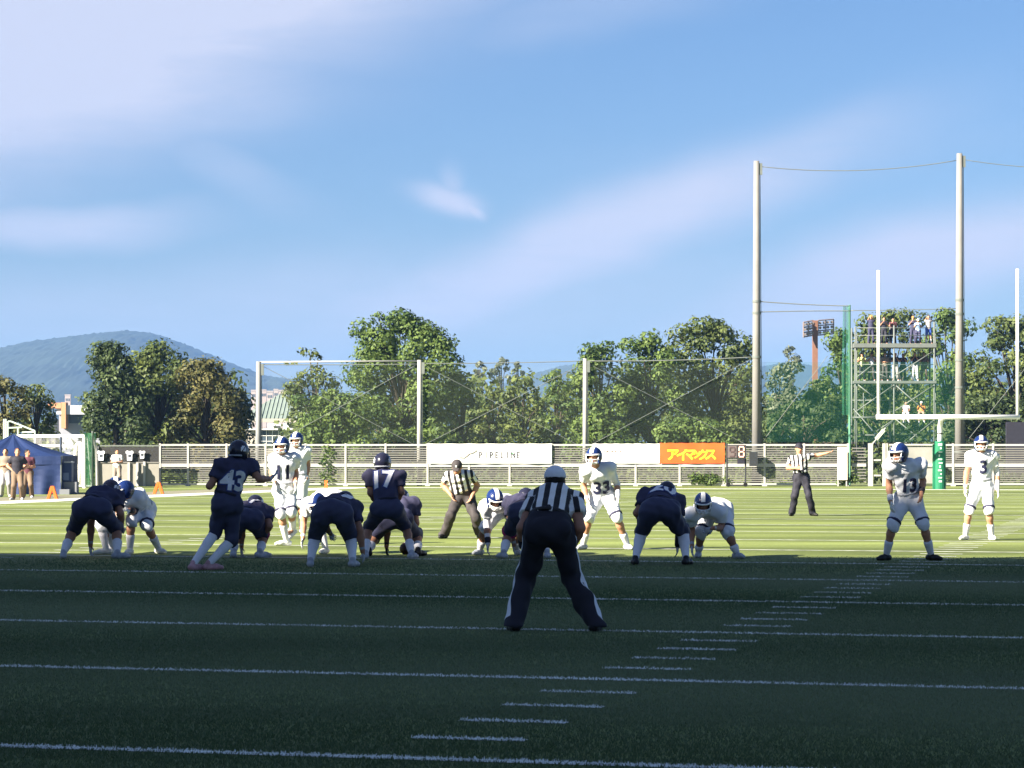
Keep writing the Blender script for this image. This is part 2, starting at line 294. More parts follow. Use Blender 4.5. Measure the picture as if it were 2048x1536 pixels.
# ---------------------------------------------------------------- signed-distance modelling: every figure is grown as one smooth surface
def V3(a): return np.array(a, np.float32)
def unit(a): a = np.asarray(a, float); return a/max(np.linalg.norm(a), 1e-9)
class Grid:
    def __init__(s, lo, hi, h):
        s.h = h; s.lo = np.array(lo, float)-3*h; s.n = np.ceil((np.array(hi, float)+3*h-s.lo)/h).astype(int)+1; s.D = np.full(s.n, 1.0, np.float32)
    def blk(s, lo, hi, pad):
        a = np.clip(np.floor((np.array(lo)-pad-s.lo)/s.h).astype(int), 0, s.n); b = np.clip(np.ceil((np.array(hi)+pad-s.lo)/s.h).astype(int)+1, 0, s.n)
        ax = [(s.lo[i]+s.h*np.arange(a[i], b[i])).astype(np.float32) for i in range(3)]
        return (slice(a[0], b[0]), slice(a[1], b[1]), slice(a[2], b[2])), ax[0][:, None, None], ax[1][None, :, None], ax[2][None, None, :]
    def add(s, prim, k=.02):
        fn, lo, hi = prim; sl, X, Y, Z = s.blk(lo, hi, k+2.5*s.h)
        d = fn(X, Y, Z); o = s.D[sl]
        if d.size == 0: return
        r = np.minimum(o, d)
        if k > 0: q = np.maximum(k-np.abs(o-d), 0)/k; r = r-q*q*k*.25
        s.D[sl] = r
    def cut(s, prim):
        fn, lo, hi = prim; sl, X, Y, Z = s.blk(lo, hi, 2.5*s.h); s.D[sl] = np.maximum(s.D[sl], -fn(X, Y, Z))
    def mesh(s):
        D = s.D; sg = D < 0; n = D.shape; N = [k-1 for k in n]
        cnt = np.zeros(N, np.uint8)
        for i in (0, 1):
            for j in (0, 1):
                for k in (0, 1): cnt += sg[i:i+N[0], j:j+N[1], k:k+N[2]]
        act = (cnt > 0) & (cnt < 8); idx = np.full(N, -1, np.int64); I = np.argwhere(act); idx[act] = np.arange(len(I))
        acc = np.zeros((len(I), 3)); c = np.zeros(len(I)); i, j, k = I.T
        for ax in range(3):
            o1, o2 = [a for a in range(3) if a != ax]
            for p in (0, 1):
                for q in (0, 1):
                    A = I.copy(); A[:, o1] += p; A[:, o2] += q; B = A.copy(); B[:, ax] += 1
                    da = D[A[:, 0], A[:, 1], A[:, 2]]; db = D[B[:, 0], B[:, 1], B[:, 2]]; m = (da < 0) != (db < 0)
                    t = np.where(m, da/np.where(m, da-db, 1), 0); pt = A.astype(float); pt[:, ax] += t; acc[m] += pt[m]; c[m] += 1
        V = s.lo+s.h*acc/np.maximum(c, 1)[:, None]; Q = []
        for ax in range(3):
            o1, o2 = [(1, 2), (2, 0), (0, 1)][ax]
            a = np.take(sg, range(n[ax]-1), ax); b = np.take(sg, range(1, n[ax]), ax); E = np.argwhere(a != b); E = E[(E[:, o1] > 0) & (E[:, o2] > 0) & (E[:, o1] < N[o1]) & (E[:, o2] < N[o2])]
            if not len(E): continue
            fl = sg[E[:, 0], E[:, 1], E[:, 2]]
            def at(p, q):
                C = E.copy(); C[:, o1] -= p; C[:, o2] -= q; return idx[C[:, 0], C[:, 1], C[:, 2]]
            q = np.stack([at(1, 1), at(0, 1), at(0, 0), at(1, 0)], 1); q[~fl] = q[~fl][:, ::-1]; Q.append(q)
        if not Q: return V, np.zeros((0, 4), int)
        Q = np.vstack(Q); return V, Q[(Q >= 0).all(1)]
def cap(a, b, ra, rb):
    a, b = V3(a), V3(b); ab = b-a; L2 = float(ab@ab)+1e-9; r = max(ra, rb)
    def fn(X, Y, Z):
        px, py, pz = X-a[0], Y-a[1], Z-a[2]; t = np.clip((px*ab[0]+py*ab[1]+pz*ab[2])/L2, 0, 1)
        return np.sqrt((px-t*ab[0])**2+(py-t*ab[1])**2+(pz-t*ab[2])**2)-(ra+(rb-ra)*t)
    return fn, np.minimum(a, b)-r, np.maximum(a, b)+r
def ecap(a, b, wa, da, wb, db, side):
    a, b = V3(a), V3(b); ab = b-a; L = float(np.linalg.norm(ab))+1e-6; z = ab/L; x = V3(unit(np.asarray(side)-z*float(np.dot(side, z)))); y = V3(np.cross(z, x)); r = max(wa, wb, da, db)
    def fn(X, Y, Z):
        px, py, pz = X-a[0], Y-a[1], Z-a[2]; lz = px*z[0]+py*z[1]+pz*z[2]; lx = px*x[0]+py*x[1]+pz*x[2]; ly = px*y[0]+py*y[1]+pz*y[2]
        t = np.clip(lz/L, 0, 1); w = wa+(wb-wa)*t; d = da+(db-da)*t; e = np.maximum(np.maximum(-lz, lz-L), 0); m = np.minimum(w, d)
        return (np.sqrt((lx/w)**2+(ly/d)**2+(e/m)**2)-1)*m
    return fn, np.minimum(a, b)-r, np.maximum(a, b)+r
def ell(c, rad, F):                                    # F = (s, f, u) frame
    c = V3(c); s, f, u = [V3(q) for q in F]; r = max(rad); m = min(rad)
    def fn(X, Y, Z):
        px, py, pz = X-c[0], Y-c[1], Z-c[2]
        return (np.sqrt(((px*s[0]+py*s[1]+pz*s[2])/rad[0])**2+((px*f[0]+py*f[1]+pz*f[2])/rad[1])**2+((px*u[0]+py*u[1]+pz*u[2])/rad[2])**2)-1)*m
    return fn, c-r, c+r
def boxp(c, half, F):
    c = V3(c); s, f, u = [V3(q) for q in F]; r = float(np.linalg.norm(half))
    def fn(X, Y, Z):
        px, py, pz = X-c[0], Y-c[1], Z-c[2]; d = None
        for ax, hf in zip((s, f, u), half):
            q = np.abs(px*ax[0]+py*ax[1]+pz*ax[2])-hf; d = q if d is None else np.maximum(d, q)
        return d
    return fn, c-r, c+r
def clip(prim, p0, n):                                 # keep the side against n
    fn, lo, hi = prim; p0, n = V3(p0), V3(unit(n))
    return (lambda X, Y, Z: np.maximum(fn(X, Y, Z), (X-p0[0])*n[0]+(Y-p0[1])*n[1]+(Z-p0[2])*n[2])), lo, hi
def grow(prims, h, k=.02, cuts=(), wrinkle=0., seed=0):
    lo = np.min([p[1] for p in prims], 0); hi = np.max([p[2] for p in prims], 0); g = Grid(lo, hi, h)
    for p in prims: g.add(p[:3], p[3] if len(p) > 3 else k)
    for c in cuts: g.cut(c)
    V, Q = g.mesh()
    if wrinkle and len(V):
        rg = np.random.default_rng(seed); d = np.zeros(len(V))
        for i in range(9):
            w = rg.normal(0, 1, 3); w *= rg.uniform(14, 70)/np.linalg.norm(w); d += np.sin(V@w+rg.uniform(0, 6.28))
        fn = np.cross(V[Q[:, 1]]-V[Q[:, 0]], V[Q[:, 3]]-V[Q[:, 0]]); N = np.zeros_like(V)
        for c in range(4): np.add.at(N, Q[:, c], fn)
        N /= np.maximum(np.linalg.norm(N, axis=1), 1e-9)[:, None]; V = V+N*(d*wrinkle/3)[:, None]
    return V, Q
def part(name, VQ, m, root, **pr):
    V, Q = VQ; base = np.array(root.location) if root.parent is None else np.array(root.parent.location)
    return obj(name, npmesh(name, V-base, Q), m, root, True, **pr)

def text_mesh(body, size, bold=.02, res=3):
    c = bpy.data.curves.new('lettering', 'FONT'); c.body = body; c.align_x = 'CENTER'; c.align_y = 'CENTER'; c.size = size; c.offset = bold*size; c.resolution_u = res
    o = bpy.data.objects.new('lettering', c); COL.objects.link(o); dg = bpy.context.evaluated_depsgraph_get(); me = bpy.data.meshes.new_from_object(o.evaluated_get(dg))
    bpy.data.objects.remove(o); bpy.data.curves.remove(c); return me
def project_text(name, body, size, c, up, n, surf, m, root, off=.007, wid=1.0, bold=.03):
    """lettering laid on a surface (V, Q) along -n"""
    me = text_mesh(body, size, bold); bm = bmesh.new(); bm.from_mesh(me); bmesh.ops.triangulate(bm, faces=bm.faces)
    for _ in range(2):
        es = [e for e in bm.edges if e.calc_length() > size*.12]
        if es: bmesh.ops.subdivide_edges(bm, edges=es, cuts=1); bmesh.ops.triangulate(bm, faces=bm.faces)
    up = unit(up); n = unit(n); up = unit(up-n*np.dot(up, n)); r = np.cross(up, n); t = BVHTree.FromPolygons([Vector(q) for q in surf[0]], [tuple(int(i) for i in q) for q in surf[1]])
    base = np.array(root.location); zs = [v.co.xy for v in bm.verts]; my = .5*(min(z[1] for z in zs)+max(z[1] for z in zs)); mx_ = .5*(min(z[0] for z in zs)+max(z[0] for z in zs))
    bad = []
    for v in bm.verts:
        p = np.asarray(c)+r*(v.co.x-mx_)*wid+up*(v.co.y-my); h = t.ray_cast(Vector(p+n*.5), Vector(-n), 1.0)
        if h[0] is None: bad.append(v); q = Vector(p)
        else: q = h[0]+Vector(n)*off
        v.co = q-Vector(base)
    bmesh.ops.delete(bm, geom=bad, context='VERTS')
    me2 = bpy.data.meshes.new(name); bm.to_mesh(me2); bm.free(); return obj(name, me2, m, root)

KITS = {
 'dark': dict(jersey='navy', pants='navy_pants', shell='navy_shell', mask='navy_shell', sock='sock', shoe='grey_shoe', glove='grey_shoe', skin='skin_dark', num='num_white'),
 'white': dict(jersey='white_cloth', pants='white_pants', shell='blue_shell', mask='white_paint', sock='sock', shoe='white_shoe', glove='white_shoe', skin='skin', num='num_navy'),
}
def person(label, D, J, front=-1, kit='white', face=None, toes=((-.3, -1), (.3, -1)), hands=None, gloves=(1, 1), bulk=1.0, h=.015, num=None, air=(0, 0), group=None, fix={}, skin=None, sleeve=.62,
           sock=.5, pants_end=1.08, band=None, kneeband=None, armsleeve=(0, 0), helmet=True, sz=1.0, ref=None, civ=None, elbow=None, forward_hand=(0, 0), pose_knee=None, anum=None):
    """J: joints as photo (column, row, metres nearer(-)/farther(+) than D): hd nk sl sr el er wl wr pe hl hr kl kr al ar"""
    K = dict(KITS.get(kit, KITS['white'])); K.update(fix); skinm = M[skin or K['skin']]
    j = {k: np.array(P(q[0], q[1], D+(q[2] if len(q) > 2 else 0))) for k, q in J.items()}
    for s in 'lr':
        if not air['lr'.index(s)]: j['a'+s][2] = .085
    fy = 1. if front > 0 else -1.
    def bend(a, m_, c, L, sgn, mx_=.42):               # push the middle joint in depth until the limb has its length
        best = None
        for t in np.arange(0, mx_, .01):
            q = j[m_].copy(); py = (HY-(J[m_][1]))*(q[1]+sgn*t)/FPX+CAMH; q = np.array([(J[m_][0]-CX)/FPX*(q[1]+sgn*t), q[1]+sgn*t, py])
            e = abs(np.linalg.norm(q-j[a])+np.linalg.norm(q-j[c])-L)
            if best is None or e < best[0]: best = (e, q)
        j[m_] = best[1]
    for s in 'lr':
        bend('h'+s, 'k'+s, 'a'+s, .86*sz, fy if pose_knee is None else pose_knee); bend('s'+s, 'e'+s, 'w'+s, .55*sz, -fy if elbow is None else elbow)
    base = Vector(((j['al'][0]+j['ar'][0])/2, (j['al'][1]+j['ar'][1])/2, 0))
    root = empty('person', base, label, 'person', group)
    side = unit(j['sr']-j['sl']); up = unit(j['nk']-j['pe']); side = unit(side-up*np.dot(side, up)); fr = np.cross(side, up)*(-1 if front > 0 else 1)
    hside = unit(j['hr']-j['hl'])
    f = unit(face if face is not None else (0, fy, 0)); hu = unit(np.array((0, 0, 1.))-f*f[2]) if abs(f[2]) < .95 else unit(up); hs = np.cross(f, hu); HF = (hs, f, hu); hd = j['hd']
    B = bulk; pe, nk = j['pe'], j['nk']; L = np.linalg.norm(nk-pe); at = lambda t: pe+(nk-pe)*t
    # ---- body: one continuous skin surface
    b = [ecap(pe-up*.02, at(.35), .150*B, .105*B, .135*B, .100*B, side), ecap(at(.35), at(.78), .135*B, .10*B, .165*B, .115*B, side), ecap(at(.78), at(.93), .165*B, .11*B, .09*B, .07*B, side)]
    b.append(cap(nk-up*.05, hd-hu*.06, .062*math.sqrt(B), .055)+(.03,))
    for s in 'lr':
        sg = -1 if s == 'l' else 1
        S_, E_, W_, H_, K_, A_ = [j[c+s] for c in 'sewhka']
        b += [cap(at(.86), S_, .065*B, .058*B)+(.03,), cap(S_, E_, .054*B, .043*B), cap(E_, E_+(W_-E_)*.35, .043*B, .044*B), cap(E_+(W_-E_)*.35, W_, .044*B, .028*B)]
        b += [cap(H_, K_, .088*B, .058*B)+(.03,), cap(K_, K_+(A_-K_)*.3, .055*B, .058*B), cap(K_+(A_-K_)*.3, A_, .058*B, .036)]
        b.append(ell(H_-fr*.05+up*.01, (.09*B, .09*B, .10*B), (side, fr, up))+(.03,))
        td = unit((*toes['lr'.index(s)], 0)); b.append(cap(A_-V3((0, 0, .045))-td*.05, A_-V3((0, 0, .05))+td*.15, .034, .03))
    b += [ell(hd+hu*.022, (.076, .094, .098), HF)+(.02,), ell(hd-hu*.055+f*.018, (.056, .072, .066), HF)+(.03,), cap(hd+f*.088+hu*.005, hd+f*.108-hu*.03, .010, .014)+(.012,)]
    for sg in (-1, 1): b.append(ell(hd+hs*.078*sg-f*.005-hu*.01, (.012, .022, .032), HF)+(.006,))
    HND = {}
    for s in 'lr':
        i = 'lr'.index(s); W_, E_ = j['w'+s], j['e'+s]; hdv = unit(hands[i]) if hands and hands[i] is not None else unit(W_-E_)
        sg = -1 if s == 'l' else 1
        pn = unit(np.cross(hdv, np.cross(side*sg, hdv))); acr = unit(np.cross(hdv, pn))          # pn: back of the hand outwards
        inw = fr if abs(np.dot(fr, hdv)) < .8 else up; acr = unit(inw-hdv*np.dot(inw, hdv)); pn = unit(np.cross(acr, hdv))
        if np.dot(pn, side*sg) < 0: pn = -pn
        hp = [ecap(W_, W_+hdv*.085, .026, .020, .040, .016, acr)]
        p0 = W_+hdv*.085
        for q, ln in zip((-1.5, -.5, .5, 1.5), (.060, .074, .080, .070)):
            a0 = p0+acr*.0205*q; a1 = a0+unit(hdv+acr*.07*q-pn*.25)*ln*.55; a2 = a1+unit(hdv+acr*.05*q-pn*.8)*ln*.5; hp += [cap(a0, a1, .0105, .0095)+(.006,), cap(a1, a2, .0095, .0075)+(.004,)]
        t0 = W_+hdv*.03+acr*.028; t1 = t0+unit(hdv*.7+acr*.75-pn*.2)*.042; t2 = t1+unit(hdv+acr*.15-pn*.4)*.032; hp += [cap(t0, t1, .014, .011)+(.01,), cap(t1, t2, .011, .009)+(.004,)]
        HND[s] = hp
        if not gloves[i]: b += hp
        else: b.append(cap(W_, W_+hdv*.05, .024, .022))
    bh = h if (gloves[0] and gloves[1]) or h > .02 else min(h, .012)
    part('body', grow(b, bh, .025), skinm, root)
    for s in 'lr':
        if gloves['lr'.index(s)]: part('glove', grow(HND[s]+[cap(j['w'+s]-unit(j['w'+s]-j['e'+s])*.05, j['w'+s], .034*B, .030)], min(h, .011), .01), M[K['glove']] if K['glove'] else skinm, root)
    # ---- face
    if f[1] < .6 and h < .02:
        eb = MB(); 
        for sg in (-1, 1): eb.box(hd+f*.091+hs*.031*sg+hu*.012, (.024, .010, .010), Matrix((hs, f, hu)).transposed())
        eb.build('eye', M['eye'], root, off=base)
        MB().box(hd+f*.086-hu*.062, (.042, .012, .009), Matrix((hs, f, hu)).transposed()).build('mouth', M['lip'], root, off=base)
    # ---- clothes
    wk = .010
    fb = ref is None and civ is None
    if fb:
        jy = [ecap(pe+up*.05, at(.40), .160*B, .118*B, .158*B, .116*B, side), ecap(at(.40), at(.80), .158*B, .116*B, .200*B, .134*B, side), ecap(at(.80), at(.93), .195*B, .13*B, .11*B, .085*B, side)+(.04,)]
        for s in 'lr':
            S_, E_ = j['s'+s], j['e'+s]; se = S_+(E_-S_)*sleeve; sg = -1 if s == 'l' else 1
            jy += [cap(at(.90), S_+up*.015, .088*B, .098*B)+(.04,), ell(S_+up*.012+side*sg*.01, (.105*B, .112*B, .085*B), (side, fr, up))+(.03,), clip(cap(S_, se+(E_-S_)*.12, .088*B, .072*B), se, E_-S_)+(.025,)]
    else:
        sc = ref or civ; lo_ = .09 if ref else sc.get('hem', -.06); R_ = 1.0
        jy = [clip(ecap(pe+up*(lo_-.05), at(.45), .176*B, .136*B, .166*B, .124*B, side), pe+up*lo_, -up), ecap(at(.45), at(.80), .166*B, .124*B, .178*B, .128*B, side), ecap(at(.80), at(.93), .172*B, .12*B, .085*B, .075*B, side)+(.04,)]
        for s in 'lr':
            S_, E_, W_ = j['s'+s], j['e'+s], j['w'+s]; se = S_+(E_-S_)*sleeve
            jy += [cap(at(.88), S_, .075*B, .072*B)+(.035,), clip(cap(S_, se+(E_-S_)*.12, .075*B, .072*B), se, E_-S_)+(.02,)]
            if sc.get('long'): jy += [cap(S_, E_, .068*B, .056*B), cap(E_, W_, .055*B, .040*B)]
    jm = M['stripes'] if ref else M[civ['shirt']] if civ else M[K['jersey']]
    jv = grow(jy, h, .03, wrinkle=wk if h < .02 else 0, seed=len(label))
    jo = part('shirt' if (ref or civ) else 'jersey', jv, jm, root)
    if ref:
        a = jo.data.attributes.new('across', 'FLOAT', 'POINT'); Vv = jv[0]; ac = (Vv-np.asarray(nk))@side
        for s in 'lr':                                  # sleeve stripes run along the arm
            S_, E_ = j['s'+s], j['e'+s]; dr = unit(E_-S_); t = (Vv-S_)@dr; rad = np.linalg.norm(Vv-S_-t[:, None]*dr, axis=1); m_ = (t > .03) & (rad < .1*B) & (((Vv-S_)@side)*(-1 if s == 'l' else 1) > -.03)
            loc = np.cross(dr, fr); ac[m_] = ((Vv[m_]-S_)@unit(loc))*1.0+.05
        a.data.foreach_set('value', ac.astype(np.float32))
    if fb:
        pp = [ecap(pe-up*.03, pe+up*.10, .172*B, .130*B, .158*B, .116*B, side)]
        for s in 'lr':
            H_, K_, A_ = j['h'+s], j['k'+s], j['a'+s]; ke = K_+(A_-K_)*(pants_end-1.) if pants_end > 1 else H_+(K_-H_)*pants_end; dr = (A_-K_) if pants_end > 1 else (K_-H_)
            pp += [ell(H_-fr*.06+up*.01, (.125*B, .115*B, .13*B), (side, fr, up))+(.04,), cap(H_, K_, .118*B, .080*B)+(.05,)]
            if pants_end > 1: pp.append(clip(cap(K_, ke+unit(dr)*.06, .080*B, .066*B), ke, dr)+(.02,))
            kd = unit(np.cross(unit(A_-H_), side)); kd = kd if np.dot(kd, fr) > 0 else -kd
            pp.append(ell(K_+kd*.03, (.062*B, .05*B, .085*B), (side, kd, unit(H_-A_)))+(.03,))
        if h < .02:
            q0 = ecap(pe+up*.05, pe+up*.11, .176*B, .134*B, .170*B, .128*B, side); part('belt', grow([clip(clip(q0, pe+up*.065, -up), pe+up*.105, up)], h, 0), M[K.get('belt', 'black_cloth' if kit == 'dark' else 'grey_shoe')], root)
        part('pants', grow(pp, h, .03, wrinkle=.008, seed=len(label)+1), M[K['pants']], root)
    else:
        sc = ref or civ; short = sc.get('shorts')
        pp = [ecap(pe-up*.03, pe+up*.17, .168*B, .128*B, .160*B, .122*B, side)]
        for s in 'lr':
            H_, K_, A_ = j['h'+s], j['k'+s], j['a'+s]; pp += [ell(H_-fr*.052+up*.012, (.113*B, .110*B, .130*B), (side, fr, up))+(.04,)]
            if short: pp += [clip(cap(H_, K_, .105*B, .085*B), H_+(K_-H_)*.85, K_-H_)+(.05,)]
            else: pp += [cap(H_, K_, .108*B, .078*B)+(.05,), clip(cap(K_, A_+(A_-K_)*.14, .084*B, .080*B), A_-V3((0, 0, .035)), (0, 0, -1))+(.03,)]
        pv = grow(pp, h, .03, wrinkle=.011 if h < .02 else 0, seed=3)
        part('shorts' if short else 'trousers', pv, M[sc['pants']], root)
        if ref and ref.get('seam'):
            t = BVHTree.FromPolygons([Vector(q) for q in pv[0]], [tuple(int(i) for i in q) for q in pv[1]])
            for s in 'lr':
                sg = -1 if s == 'l' else 1; pts = []
                for q in np.linspace(.15, 1.97, 40):
                    p = j['h'+s]+(j['k'+s]-j['h'+s])*q if q < 1 else j['k'+s]+(j['a'+s]-j['k'+s])*(q-1); row = []
                    for dpt in (-.022, 0, .022):
                        o_ = Vector(p)+Vector(hside*sg*.5)+Vector(fr*(dpt*1.5-.035)); hit = t.ray_cast(o_, Vector(-hside*sg), .6); row.append(hit[0]+Vector(hside*sg)*.005 if hit[0] else None)
                    pts.append(row)
                sb = MB()
                for r0, r1 in zip(pts, pts[1:]):
                    for c in (0, 1):
                        if all(x is not None for x in (r0[c], r0[c+1], r1[c], r1[c+1])): sb.quad(r0[c], r0[c+1], r1[c+1], r1[c])
                if sb.f: sb.build('side_stripe', M['white_cloth'], root, off=base)
            bl = [ecap(pe+up*.05, pe+up*.16, .184*B, .142*B, .180*B, .138*B, side)]
            part('belt', grow([clip(clip(bl[0], pe+up*.085, -up), pe+up*.125, up)], h, 0), M['black_shoe'], root)
    for s in 'lr':
        i = 'lr'.index(s); K_, A_, H_ = j['k'+s], j['a'+s], j['h'+s]; td = unit((*toes[i], 0)); S0 = K_+(A_-K_)*sock
        if fb or (civ and civ.get('shorts')): part('sock', grow([cap(S0, K_+(A_-K_)*max(sock, .35), .066*B, .063*B)] * (sock < .35)+[cap(K_+(A_-K_)*max(sock, .35), A_, .062*B, .043)], h, .015), M[K['sock']], root)
        fl = -1. if not air[i] else -.03
        tz = td*.172 if not air[i] else unit(td*.8+np.array((0, 0, -.6)))*.19
        sh = [clip(cap(A_-V3((0, 0, .043))-td*.05, A_-V3((0, 0, .047))+tz*.6, .042, .041), (0, 0, .0) if not air[i] else A_-V3((0, 0, .3)), (0, 0, -1)), clip(cap(A_-V3((0, 0, .045))+tz*.5, A_-V3((0, 0, .054))+tz, .041, .030), (0, 0, 0) if not air[i] else A_-V3((0, 0, .3)), (0, 0, -1)), cap(A_-V3((0, 0, .05)), A_+V3((0, 0, .01)), .041, .043)]
        part('shoe', grow(sh, h, .02), M[K['shoe']], root)
        if kneeband and kneeband[i]:
            q = H_+(K_-H_)*.86; dr = unit(K_-H_); part('leg_band', grow([clip(clip(cap(q-dr*.05, q+dr*.05, .108*B, .102*B), q-dr*.018, -dr), q+dr*.018, dr)], h, 0), M[kneeband[i]], root)
        if band and band[i]:
            W_, E_ = j['w'+s], j['e'+s]; dr = unit(W_-E_); part('wrist_band', grow([clip(clip(cap(W_-dr*.12, W_, .046*B, .040*B), W_-dr*.10, -dr), W_-dr*.005, dr)], h, 0), M[band[i]], root)
        if armsleeve[i]:
            W_, E_, S_ = j['w'+s], j['e'+s], j['s'+s]; part('arm_sleeve', grow([cap(S_+(E_-S_)*.6, E_, .052*B, .049*B), cap(E_, W_, .050*B, .034*B)], h, .02), M[armsleeve[i]], root)
    # ---- head gear
    if fb and helmet:
        hc = hd+hu*.012-f*.006; OR = (.122, .146, .136)
        hp = [ell(hc, OR, HF)+(.01,), ecap(hc-hu*.05+f*.01, hc-hu*.098+f*.035, .118, .10, .105, .085, hs)+(.02,)]
        g = grow(hp, min(h, .012), .02, cuts=[ell(hc, (.104, .128, .118), HF), boxp(hc+f*.20-hu*.075, (.088, .145, .095), HF), boxp(hc-hu*.26, (.3, .3, .135), HF)])
        ho = part('helmet', g, M[K['shell']], root)
        t = BVHTree.FromPolygons([Vector(q) for q in g[0]], [tuple(int(i) for i in q) for q in g[1]])
        def onshell(a, w, o=.004):                      # a: angle from brow over the crown to the nape
            d = f*math.cos(a)+hu*math.sin(a); q = t.ray_cast(Vector(hc+hs*w+d*.4), Vector(-d), .38); return None if q[0] is None else q[0]+Vector(d)*o
        def stripe(nm, w0, w1, m_, o):
            sb = MB(); A = np.linspace(R(22), R(192), 26); ww = np.linspace(w0, w1, 4); rows = [[onshell(a, w, o) for w in ww] for a in A]
            for r0, r1 in zip(rows, rows[1:]):
                for c in range(3):
                    q = (r0[c], r0[c+1], r1[c+1], r1[c])
                    if all(x is not None for x in q) and max((q[0]-x).length for x in q) < .1: sb.quad(*q)
            if sb.f: sb.build(nm, m_, ho, off=base, smooth=True)
        if kit == 'white': stripe('helmet_stripe', -.030, .030, M['white_paint'], .004)
        else:
            for sg in (-1, 1):                           # pale badge on each side towards the back, and the nape bumper
                sb = MB(); rows = []
                for a in np.linspace(R(8), R(44), 6):
                    row = []
                    for bz in np.linspace(-.012, .058, 5):
                        d = hs*sg*math.cos(a)-f*math.sin(a); q = t.ray_cast(Vector(hc+hu*bz+d*.4), Vector(-d), .38); row.append(None if q[0] is None else q[0]+Vector(d)*.004)
                    rows.append(row)
                for r0, r1 in zip(rows, rows[1:]):
                    for c in range(4):
                        if (c + rows.index(r0)) % 4 == 3: continue
                        q = (r0[c], r0[c+1], r1[c+1], r1[c])
                        if all(x is not None for x in q): sb.quad(*q)
                if sb.f: sb.build('helmet_badge', M['num_white'], ho, off=base)
            nb = [hc-f*.148*math.cos(a)+hs*.124*math.sin(a)-hu*.066 for a in np.linspace(-1.0, 1.0, 9)]
            MB().tube(nb, .010, 6).build('nape_bumper', M['grey_shoe'], ho, off=base, smooth=True)
        fm = MB()
        for z, w, fo in ((.020, .106, .155), (-.052, .104, .180), (-.104, .080, .172)):
            fm.tube([hc+hs*w*math.sin(a)+f*(.055+(fo-.055)*math.cos(a))+hu*z for a in np.linspace(-1.5, 1.5, 11)], .0075 if z < 0 else .012, 6)
        for x in (-.026, .026): fm.tube([hc+hs*x+f*.178-hu*.052, hc+hs*x+f*.182-hu*.08, hc+hs*x+f*.170-hu*.104], .0065, 6)
        for x in (-.100, .100): fm.tube([hc+hs*x+f*.085+hu*.012, hc+hs*x*.96+f*.105-hu*.05, hc+hs*x*.7+f*.13-hu*.11], .008, 6)
        fm.build('facemask', M[K['mask']], ho, off=base, smooth=True)
        MB().tube([hc+hs*.07*math.sin(a)+f*(.05+.075*math.cos(a))-hu*.105 for a in np.linspace(-1.4, 1.4, 7)], .016, 6).build('chin_strap', M['white_paint' if kit == 'white' else 'navy_shell'], ho, off=base, smooth=True)
    if not fb:
        sc = ref or civ
        hr = [ell(hd+hu*.03-f*.012, (.086, .098, .100), HF)]
        part('hair', grow([hr[0]], min(h, .02), 0, cuts=[boxp(hd+f*.13-hu*.06, (.2, .1, .095), HF), boxp(hd-hu*.2, (.3, .3, .15), HF)]), M[sc.get('hair', 'hair')], root)
        if sc.get('cap'):
            cc = hd+hu*.035-f*.004
            part('cap', grow([clip(ell(cc, (.093, .108, .098), HF), cc-hu*.012, -hu), clip(clip(ecap(cc+f*.04-hu*.004, cc+f*.165-hu*.022, .08, .012, .06, .010, hs), cc+f*.02, -f), cc+f*.19, f)], min(h, .012) if h < .02 else h, .012), M[sc['cap']], root)
            if sc.get('capmark'): MB().box(cc+f*.105+hu*.035, (.03, .008, .035), Matrix((hs, f, hu)).transposed()).build('cap_badge', M['white_cloth'], root, off=base)
    # ---- numbers
    if num:
        upn = unit(up*.4+np.array((0, 0, .6))) if up[2] > .75 else up
        body, t_, size, dirn, *w_ = num; c = at(t_)+side*(w_[0] if w_ else 0.); n_ = fr*dirn
        project_text('jersey_number', body, size*1.38, c, upn, n_, jv, M[K['num']], root, off=.014, wid=.95, bold=.035)
        if kit == 'dark': project_text('number_outline', body, size*1.38, c, upn, n_, jv, M['num_edge'], root, off=.009, wid=.95, bold=.075)
    return root, j, jv

# ---------------------------------------------------------------- slatted fence behind the end zone
FD = 114.0; gx = lambda px, d=FD: (px-CX)/FPX*d; gz = lambda py, d=FD: CAMH+(HY-py)/FPX*d
PX = [320, 376, 453, 531, 611, 691, 771, 855, 938, 1019, 1103, 1187, 1271, 1359, 1447, 1529, 1608, 1696]
PX2 = [1876, 1906, 1986, 2066, 2146]
FT = 1.80
def fence(label, posts, loc_px, group):
    fe = empty('slatted_fence', (gx(posts[0]), FD, 0), label, 'fence', group); o = fe.location
    pm = MB().box((0, 0, FT/2+.02), (.085, .085, FT+.04)).mesh('post'); pm.materials.append(M['white_metal'])
    fm = MB().box((0, 0, .03), (.2, .2, .06)).mesh('post_foot'); fm.materials.append(M['white_metal'])
    for p in posts:
        q = obj('post', pm, None, fe); q.location = (gx(p)-o.x, 0, 0); q2 = obj('post_foot', fm, None, q)
    cache = {}
    for a, b in zip(posts, posts[1:]):
        w = round(gx(b)-gx(a)-.09, 2); xm = (gx(a)+gx(b))/2-o.x
        for nm, z, hh, dd in (('top_rail', FT-.03, .08, .07), ('middle_rail', .90, .15, .06), ('bottom_rail', .09, .07, .06)):
            k = (nm, w)
            if k not in cache: cache[k] = MB().box((0, 0, 0), (w, dd, hh)).mesh(nm); cache[k].materials.append(M['white_metal'])
            r = obj(nm, cache[k], None, fe); r.location = (xm, 0, z)
        for z in [.20+.092*i for i in range(7)]+[1.04+.097*i for i in range(7)]:
            k = ('slat', w)
            if k not in cache: cache[k] = MB().box((0, 0, 0), (w, .03, .050)).mesh('slat'); cache[k].materials.append(M['slat'])
            r = obj('slat', cache[k], None, fe); r.location = (xm, .0, z)
    return fe
fence('long white slatted fence behind the end zone carrying the banners', PX, 320, 'white slatted fences')
